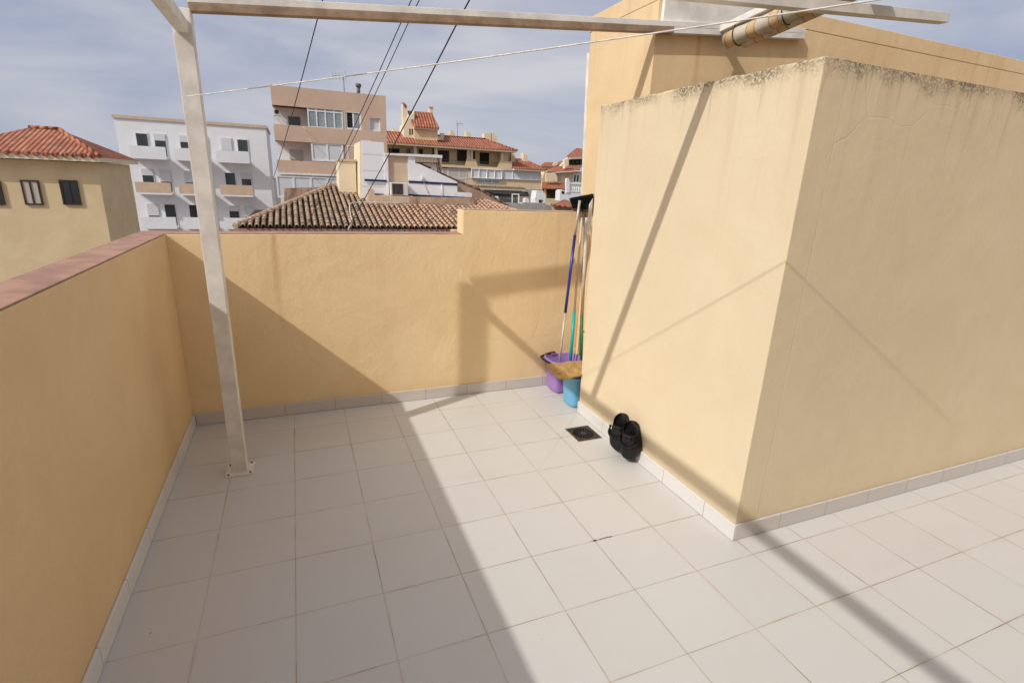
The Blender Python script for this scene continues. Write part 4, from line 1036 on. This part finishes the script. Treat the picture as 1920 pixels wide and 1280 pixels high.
hip_roof('roof', xe0, xe1, YR-0.7, RD, ze, zr, True, False, parent=rd)
zs = ze-0.23
zpar = Z(885, 298.5); zpb = Z(885, 316)
xbr = X(960, 310)
# balcony parapet with stepped notches
def notch(px0, px1, depth_px, y_=303):
    return X(px0), X(px1)
segs = [(X(700), X(778, 300), zpar), (X(778, 300), X(826, 302), zpar-0.9), (X(826, 302), X(874, 304), zpar-0.85), (X(874, 300), X(892, 304), zpar), (X(892, 303), X(937, 306), zpar-0.85), (X(937, 303), xbr, zpar)]
mb = MB()
ol = [(X(700), zpb), (xbr, zpb), (xbr, zpar), (X(938, 303), zpar), (X(936, 303), zpar-0.35), (X(933.5, 305), zpar-0.85), (X(896, 305), zpar-0.85), (X(893.5, 303), zpar-0.35), (X(892.5, 303), zpar), (X(875, 303), zpar), (X(873, 303), zpar-0.85), (X(824, 303), zpar-0.85), (X(822, 303), zpar), (X(700), zpar)]
mb.prism(ol, YR, YR+0.2); mb.build('balcony_parapet', M['cream'], rd)
mb = MB(); mb.box(X(700), xbr, YR+0.21, YF, zpb, zpb+0.25); mb.build('balcony_floor', M['cream'], rd)
mb = MB(); mb.box(X(700), X(951, 300), YF, YF+6.5, -8, zs-0.01); mb.build('wall', M['cream'], rd)
mb = MB()
for a, b in ((776.5, 781.5), (815, 820.5), (876.5, 881), (882.5, 887), (940, 944)): mb = MB(); mb.box(X(a, 290), X(b, 290), YR+0.03, YR+0.3, zpb+0.26, zs-0.01); mb.build('pillar', M['creamlt'], rd)
mb = MB(); mb.box(X(945, 290), X(954, 290), YR+0.31, YF-0.01, zpb+0.26, zs-0.01); mb.build('side_screen', M['cream'], rd)
for r_, mt in (((729, 278.5, 749, 290), 'darkin'), ((762, 279, 769, 291), 'glass'), ((786, 280, 793, 291), 'dark_door_shade'), ((811, 278, 816, 292), 'dark_door_shade'), ((822, 282.5, 842, 304), 'dark_door_shade'), ((857, 281, 876, 303), 'dark_door_shade'), ((887, 284, 891, 300), 'dark_door_shade'), ((899.5, 286.5, 917, 308), 'darkin')):
    X0, X1_, Z0, Z1_ = rect_at(YF-0.05, *r_); MB().box(X0, X1_, YF-0.06, YF-0.004, max(Z0, zpb+0.26), Z1_).build('door', M[mt], rd)
for a, b in ((824, 873), (896, 933.5)):
    mb = MB(); mb.tube([(X(a, 300), YR+0.1, zpar-0.28), (X(b, 302), YR+0.1, zpar-0.28)], 0.03, 6); mb.tube([(X(a, 300), YR+0.1, zpar-0.55), (X(b, 302), YR+0.1, zpar-0.55)], 0.02, 6); mb.build('railing', M['steel'], rd)
# lower storeys
zl = Z(900, 352)
mb = MB(); mb.box(X(700), X(1016, 345), YR+0.25, YF-0.02, -8, zpb-0.3); mb.build('lower_wall', M['cream'], rd)
def rpanel(r_, mt, nm='shutter', Y=YR+0.2, th=0.06, cols=1):
    return window(rd, Y, r_, cols=cols, pane=M[mt], fw_=0.07, name=nm, th=th)
rpanel((829, 316, 840, 334), 'shutter_p', 'window'); rpanel((841, 316, 880, 333.5), 'shutter_p', 'window', cols=2)
rpanel((884, 317, 942, 335), 'shutter', 'glazed_gallery', Y=YR-0.1, th=0.3, cols=4)
rpanel((943.5, 319, 1014, 337), 'shutter', 'glazed_gallery', Y=YR+0.05, th=0.2, cols=4)
rpanel((894, 337, 937, 344), 'curtain', 'window', cols=3); rpanel((846, 334.5, 874, 346), 'shutter_g', 'window')
# right wing with its own roof
xw0, xw1 = X(961, 315), X(1023, 318)
zw = Z(990, 317.5); zwr = Z(985, 302)
hip_roof('roof', xw0, xw1, YR-0.5, 3.4, zw, zwr+0.3, True, False, parent=rd)
mb = MB(); mb.box(X(953, 305), X(966, 305), YR+2.2, YR+3.5, zw-0.3, Z(960, 286, YR+2.2)); mb.build('chimney', M['cream'], rd)
# mono-pitch chimneys along the ridge: each with a slanting cap
def chimney(px0, px1, pyt, pyb, Y, slant=0.45, mat='creamlt', cap=False):
    a_, b_ = X(px0, pyt, Y), X(px1, pyt, Y); t_, z0_ = Z(px0, pyt, Y), Z(px0, pyb, Y)-1.2
    o = MB().prism([(a_, z0_), (b_, z0_), (b_, t_-(b_-a_)*slant), ((a_+b_)/2, t_-(b_-a_)*slant*0.25), (a_, t_)], Y, Y+0.9).build('chimney', M[mat], rd)
    MB().box(a_+(b_-a_)*0.4, a_+(b_-a_)*0.6, Y-0.01, Y-0.004, t_-0.9, t_-0.7).build('vent', M['beige'], o)
    return o
YC = YR+RD-0.7
chimney(737, 745, 241, 256, YC, 0.3); chimney(844.5, 854, 243.5, 262, YC, 0.75); chimney(874.5, 884, 245, 263, YC, 0.75)
chimney(908, 921, 250, 265, YC, -0.2); chimney(922.5, 933, 249, 266, YC, 0.6)
chimney(958.5, 967, 286, 303, YR+2.0, 0.5); chimney(981.5, 990.5, 286.5, 306, YR+2.3, 0.5)
# turret
YT = YR+1.2
mb = MB(); mb.prism(poly_at(YT, [(777, 236), (820.5, 239), (820.5, 268), (777, 266)]), YT, YT+3.6); mb.build('turret_wall', M['cream'], rd)
o = prism_px('turret_side', YT+0.5, [(757, 236), (777, 208), (777, 268), (757, 266)], 3.0, M['creamlt'], rd)
for x_ in (767.5, 772.0): prism_px('window_slit', YT+0.47, [(x_, 241.5), (x_+2.2, 241.8), (x_+2.2, 253), (x_, 252.6)], 0.02, M['dark_door_shade'], rd)
rp_ = [Vector(onY(776, 236.5, YT-0.5)), Vector(onY(823.5, 239.5, YT-0.5)), Vector(onY(810, 211.5, YT+1.8)), Vector(onY(764, 207.5, YT+1.8))]
mb = MB(); dn = Vector((0, 0.0, -0.16)); vs = rp_+[p+dn for p in rp_]
mb.add(vs, [(0, 1, 2, 3), (7, 6, 5, 4), (0, 4, 5, 1), (1, 5, 6, 2), (2, 6, 7, 3), (3, 7, 4, 0)]); mb.build('turret_roof', M['redroof'], rd)
prism_px('turret_eave', YT-0.42, [(776, 238.6), (823, 241.6), (823, 244.2), (776, 241)], 0.5, M['creamlt'], rd)
o = prism_px('turret_chimney', YT+1.0, [(755, 193.5), (763, 200.5), (763, 268), (756, 268)], 1.0, M['creamlt'], rd)
prism_px('chimney_cap', YT+0.9, [(754.8, 192.5), (757.5, 192.2), (764, 200), (763.5, 201.5), (758, 201)], 1.15, M['redroof'], rd)
o = prism_px('turret_chimney', YT+2.6, [(805.5, 202), (812, 202.3), (812.5, 226), (806, 226)], 0.8, M['creamlt'], rd)
prism_px('chimney_cap', YT+2.5, [(805, 199.5), (812.6, 199.8), (812.6, 202), (805, 201.7)], 1.0, M['beige'], rd)
prism_px('roof_tank', YR+0.6, [(821, 256), (832, 256), (832, 263), (821, 263)], 0.6, M['brownwall'], rd)
prism_px('roof_tank', YR+0.9, [(827, 249.5), (833, 250), (833, 258), (827, 258)], 0.5, M['brownwall'], rd)
antenna(858, 258, 231, YC-0.2, 'forked television antenna on the red-roofed building', 5, 1)

# tiled lean-to roof and dark canopy below it
Yl = 50.0
lt = thing('canopy_house', (float(onY(940, 370, Yl)[0]), Yl, -8), 'low building with a tiled lean-to edge above a black shade canopy', 'house')
prism_px('wall', Yl+1.5, [(885, 352), (1016, 355), (1016, 400), (885, 400)], 2.5, M['greywall'], lt)
e0, e1 = Vector(onY(884, 349, Yl)), Vector(onY(986, 353.5, Yl))
mb = MB(); mb.quad(e0, e1, e1+Vector((0, 0.9, 0.08)), e0+Vector((0, 0.9, 0.08))); n = int((e1.x-e0.x)/0.3)
for i in range(n):
    p = e0.lerp(e1, (i+0.5)/n); mb.tube([p+Vector((0, -0.05, 0)), p+Vector((0, 0.9, 0.09))], 0.09, 6)
mb.build('lean_to_tiles', plain('brown_tiles', (0.30, 0.18, 0.12), 0.9, 0.1, 0.4, 3), lt)
prism_px('fascia', Yl, [(884, 350), (985, 354.2), (985, 358), (905, 355.5), (884, 352.5)], 0.3, M['creamlt'], lt, dy=0.02)
cz = [onY(902, 355.5, Yl+0.4), onY(976, 357, Yl+0.4), onY(993, 366.5, Yl-2.2), onY(930, 362.5, Yl-2.2)]
mb = MB(); vs = [tuple(p) for p in cz]+[(p[0], p[1], p[2]-0.08) for p in cz]
mb.add(vs, [(0, 1, 2, 3), (7, 6, 5, 4), (0, 4, 5, 1), (1, 5, 6, 2), (2, 6, 7, 3), (3, 7, 4, 0)])
mb.build('shade_canopy', plain('black_netting', (0.02, 0.02, 0.022), 0.9), lt)
prism_px('dark_opening', Yl+1.4, [(906, 357), (990, 360), (990, 368), (930, 367)], 0.06, M['darkin'], lt)
prism_px('door_frame', Yl-8, [(960, 363), (974, 363.5), (974, 384), (972, 384), (972, 365.6), (961.6, 365), (961.6, 384), (960, 384)], 0.08, M['frame'], lt)
prism_px('white_panel', Yl-8, [(929, 367.5), (934.5, 368), (934.5, 381), (929, 379)], 0.08, M['frame'], lt)
prism_px('stone_wall', Yl-6, [(973, 368), (1006, 369), (1006, 392), (973, 392)], 0.3, M['brownwall'], lt)

# barbecue chimney, small chimney
bq = thing('barbecue_chimney', tuple(onY(1012, 385, 34)), 'white tapering barbecue hood with a square black firebox', 'barbecue')
prism_px('hood', 34, [(1006.5, 357.5), (1018.5, 358), (1022.5, 373.5), (1003.5, 373)], 0.9, M['frame'], bq)
prism_px('firebox', 34, [(1003.5, 373.2), (1022.5, 373.6), (1022.5, 381), (1018.8, 381), (1018.8, 374.8), (1010.5, 374.4), (1010.5, 381), (1003.5, 381)], 0.9, M['frame'], bq)
prism_px('fire_opening', 34.5, [(1010.2, 374), (1019, 374.4), (1019, 382), (1010.2, 382)], 0.1, M['darkin'], bq)
prism_px('side_shelf', 34, [(1022.8, 378.6), (1035, 380), (1035, 384), (1022.8, 383)], 0.9, M['creamlt'], bq)
sm = thing('roof_chimney', tuple(onY(988, 380, 31)), 'short rounded white chimney pot just left of the barbecue hood', 'chimney')
prism_px('pot', 31, [(984, 373), (987, 371.4), (990, 371.6), (992, 373.4), (992.4, 381), (983.6, 381)], 0.35, M['frame'], sm)
cw_ = thing('cowled_chimney', tuple(onY(1055, 375, 36)), 'white chimney with two dark cowl openings in front of the balustrade', 'chimney')
prism_px('stack', 36, [(1050, 358), (1054, 356), (1057.5, 356.5), (1060, 359), (1061, 376), (1049, 376)], 0.8, M['frame'], cw_)
prism_px('cowl_opening', 36, [(1053, 358.2), (1057.5, 358.6), (1057.5, 363.4), (1053, 363)], 0.03, M['darkin'], cw_, dy=-0.035)

# grey parapets in the middle distance
gw = thing('grey_terrace_wall', tuple(onY(990, 390, 27)), 'rough grey rendered terrace wall beyond the raised part of the parapet', 'wall')
prism_px('wall_body', 27, [(934, 381), (940, 379), (978, 382), (982, 379.5), (1020, 381), (1024, 384), (1041, 386), (1042, 420), (930, 420)], 0.4, M['greywall'], gw)
pwl = thing('pink_garden_wall', tuple(onY(1060, 392, 25)), 'pinkish wall carrying the small red pantile roof beside the black broom', 'wall')
prism_px('wall_body', 25.2, [(1039, 388), (1076, 390), (1076, 425), (1038, 425)], 0.4, M['stain_pink'], pwl)
a_ = [onY(1037, 383.5, 25), onY(1073, 388, 25), onY(1076, 379, 28.5), onY(1058, 373.5, 28.5)]
mb = MB(); vs = [tuple(p) for p in a_]+[(p[0], p[1], p[2]-0.1) for p in a_]
mb.add(vs, [(0, 1, 2, 3), (7, 6, 5, 4), (0, 4, 5, 1), (1, 5, 6, 2), (2, 6, 7, 3), (3, 7, 4, 0)])
for i in range(8):
    p = Vector(a_[0]).lerp(Vector(a_[1]), (i+0.5)/8); mb.tube([p+Vector((0, -0.08, -0.03)), p+Vector((0, 0.4, 0.02))], 0.06, 6)
mb.build('tiled_roof', M['redroof'], pwl)

# balustrade terrace
bt = thing('balustrade_terrace', tuple(onY(1076, 385, 42)), 'white terrace with turned balusters beside the tall yellow tower', 'terrace')
prism_px('terrace_wall', 42, [(1059, 359.5), (1093, 361.5), (1093, 400), (1060, 400)], 0.25, M['frame'], bt)
prism_px('handrail', 42, [(1061.5, 341.5), (1092, 343), (1092, 346.3), (1061.5, 344.8)], 0.25, M['frame'], bt, dy=-0.05)
prism_px('base_rail', 42, [(1061.5, 356.6), (1092, 358), (1092, 360.6), (1061.5, 359.4)], 0.25, M['frame'], bt, dy=-0.05)
for i in range(7):
    px = 1065.5+4.0*i; a_ = Vector(onY(px, 345.0+0.045*(px-1061), 42.08)); b_ = Vector(onY(px, 357.2+0.045*(px-1061), 42.08)); b_.x = a_.x
    pts = [b_.lerp(a_, u) for u in (0, .1, .25, .45, .7, .85, 1)]
    MB().tube(pts, [.06, .05, .08, .10, .045, .06, .06], 8).build('baluster', M['frame'], bt)
prism_px('newel', 42, [(1062, 334), (1065.5, 334), (1067.5, 341.6), (1067, 361), (1061.5, 361), (1061, 341)], 0.3, M['frame'], bt, dy=-0.1)

# far houses on the right
Yh = 85.0
def house(nm, label): return thing(nm, tuple(onY(1050, 345, Yh)), label, 'house')
h1 = house('hillside_house', 'cream house with red gable roof and roof terrace, highest far house beside the tower')
prism_px('wall', Yh, [(1023, 318), (1060, 321), (1092, 321), (1092, 372), (1016, 372), (1016, 335)], 3, M['cream'], h1)
def slope(nm, pts4, parent, mat='redroof', th=0.15):
    vs = [tuple(p) for p in pts4]+[(p[0], p[1], p[2]-th) for p in pts4]
    return MB().add(vs, [(0, 1, 2, 3), (7, 6, 5, 4), (0, 4, 5, 1), (1, 5, 6, 2), (2, 6, 7, 3), (3, 7, 4, 0)]).build(nm, M[mat], parent)
slope('lower_roof', [onY(1026, 322, Yh-0.8), onY(1086, 318.5, Yh-0.8), onY(1091, 309.5, Yh+2.6), onY(1036, 313, Yh+2.6)], h1)
slope('entrance_roof', [onY(1015.5, 352.5, Yh-3), onY(1064, 354, Yh-3), onY(1064, 341, Yh+0.6), onY(1017, 339, Yh+0.6)], h1)
prism_px('roof_wall', Yh+3, [(1050, 312), (1062, 298), (1070, 291), (1092, 293), (1092, 313)], 0.5, M['creamlt'], h1)
slope('upper_roof', [onY(1062, 293, Yh+2.6), onY(1092, 293, Yh+2.6), onY(1092, 279, Yh+5.5), onY(1081, 277.5, Yh+5.5)], h1)
prism_px('terrace_opening', Yh+2.9, [(1067, 298), (1091, 296), (1091, 309), (1067, 309.5)], 0.1, M['darkin'], h1)
prism_px('awning', Yh+2.0, [(1069, 294.8), (1091, 293.6), (1091, 298), (1069, 299)], 0.9, M['shutter_p'], h1)
for x_ in (1073, 1081, 1088): prism_px('terrace_plant', Yh+2.8, [(x_, 302), (x_+1.5, 299.5), (x_+3.4, 302), (x_+3, 307), (x_, 307)], 0.05, plain('plant_green', (0.06, 0.085, 0.04), 0.9), h1)
prism_px('rain_gutter', Yh-0.9, [(1042, 322.6), (1090, 319.6), (1090, 321.2), (1042, 324.2)], 0.2, M['frame'], h1)
prism_px('dormer_wall', Yh-0.6, [(1059, 299), (1066, 298), (1066, 308), (1059, 316)], 0.8, M['creamlt'], h1)
window(h1, Yh-0.1, (1074, 326, 1087, 343), cols=2, pane=M['glass'], fw_=0.2)
for r_ in ((1046, 328, 1052, 338), (1061, 328, 1067, 338)): window(h1, Yh-0.1, r_, cols=1, pane=M['shutter_p'], fw_=0.1, frame=M['beige'])
prism_px('porch_shade', Yh-0.2, [(1018, 354), (1062, 356), (1062, 372), (1018, 372)], 0.1, M['dark_door_shade'], h1)  # dark sheet painted in place of the shade under the entrance roof
for x_ in (1022, 1046, 1058): prism_px('porch_pillar', Yh-2.6, [(x_, 355), (x_+2.4, 355), (x_+2.4, 374), (x_, 374)], 0.4, M['cream'], h1)
prism_px('porch_wall', Yh-2.7, [(1000, 371), (1062, 373), (1062, 385), (1000, 385)], 0.3, M['cream'], h1)
prism_px('balcony_wall', Yh-1.4, [(1024, 326), (1040, 323.5), (1045, 331), (1045, 340.5), (1024, 340)], 0.4, M['creamlt'], h1)
h2 = house('distant_house', 'small distant house with a low red roof, left of the higher far house')
Y2 = 120
prism_px('wall', Y2, [(1017, 311), (1036, 311.5), (1036, 340), (1017, 340)], 6, M['creamlt'], h2)
slope('roof', [onY(1012, 311.5, Y2-0.5), onY(1034, 312.4, Y2-0.5), onY(1038, 304.5, Y2+3), onY(1022, 304, Y2+3)], h2)
prism_px('wall', Y2+1, [(1036, 310), (1064, 309), (1064, 340), (1036, 340)], 6, M['cream'], h2)
slope('roof', [onY(1034, 311.5, Y2-0.5), onY(1064, 310, Y2-0.5), onY(1064, 299, Y2+3), onY(1050, 302.5, Y2+3)], h2)
prism_px('gable_end', Y2-0.6, [(1036, 311), (1040, 304), (1048, 303), (1043, 311)], 0.3, M['creamlt'], h2)

# ---- buildings that close the view left of the pink block and between the roofs
YB = 54.0
lb = thing('white_block', tuple(onY(350, 300, YB)), 'pale grey flat-roofed block with rows of balconies, standing left of the pink apartment block', 'building')
X0, X1_, Z0, Z1_ = rect_at(YB, 236, 232, 509, 480)
MB().box(X0, X1_, YB, YB+9, -8, Z1_).build('wall', M['bgwhite'], lb)
MB().box(X0-0.1, X1_+0.1, YB-0.1, YB+9.1, Z1_+0.001, Z1_+0.25).build('roof_edge', M['beige'], lb)
for j in range(3):
    zt_ = Z1_-0.9-3.0*j
    for i in range(3):
        xa_ = X0+1.0+(X1_-X0-2.0)*i/3; xb_ = xa_+(X1_-X0-2.0)/3-0.6
        MB().box(xa_, xb_, YB-1.1, YB-0.001, zt_-2.35, zt_-2.2).build('balcony_slab', M['bgwhite'], lb)
        mb = MB(); mb.box(xa_, xb_, YB-1.1, YB-1.0, zt_-2.199, zt_-1.3); mb.build('balcony_wall', M['beige'] if j % 2 else M['bgwhite'], lb)
        for q in range(2):
            wa = xa_+0.35+q*(xb_-xa_)*0.5; wb_ = wa+(xb_-xa_)*0.36
            f_ = MB().box(wa, wb_, YB-0.05, YB-0.002, zt_-2.15, zt_-0.15).build('window', M['frame'], lb)
            MB().box(wa+.08, wb_-.08, YB-0.075, YB-0.052, zt_-2.1, zt_-0.25-((i+q+j) % 3)*0.5).build('pane', M['glass'], f_)
            if (i+q+j) % 3: MB().box(wa+.06, wb_-.06, YB-0.09, YB-0.077, zt_-0.24-((i+q+j) % 3)*0.5, zt_-0.2).build('shutter', M['shutter'], f_)
lc = thing('ochre_house', tuple(onY(60, 330, 27)), 'ochre house with a red tiled roof at the far left beyond the side wall', 'house')
X0, X1_, Z0, Z1_ = rect_at(27, -90, 300, 215, 600)
MB().box(X0+.3, X1_-.3, 27.5, 33, -8, Z1_).build('wall', M['cream'], lc)
hip_roof('roof', X0, X1_, 27, 3.4, Z1_+0.25, Z1_+1.5, True, True, parent=lc, mat=M['redroof_near'])
for i in range(3): window(lc, 27.42, (-30+72*i, 338, 4+72*i, 384), cols=2, pane=M['glass'] if i != 1 else M['shutter_p'], frame=M['dark_door_shade'], fw_=0.06, th=0.07)
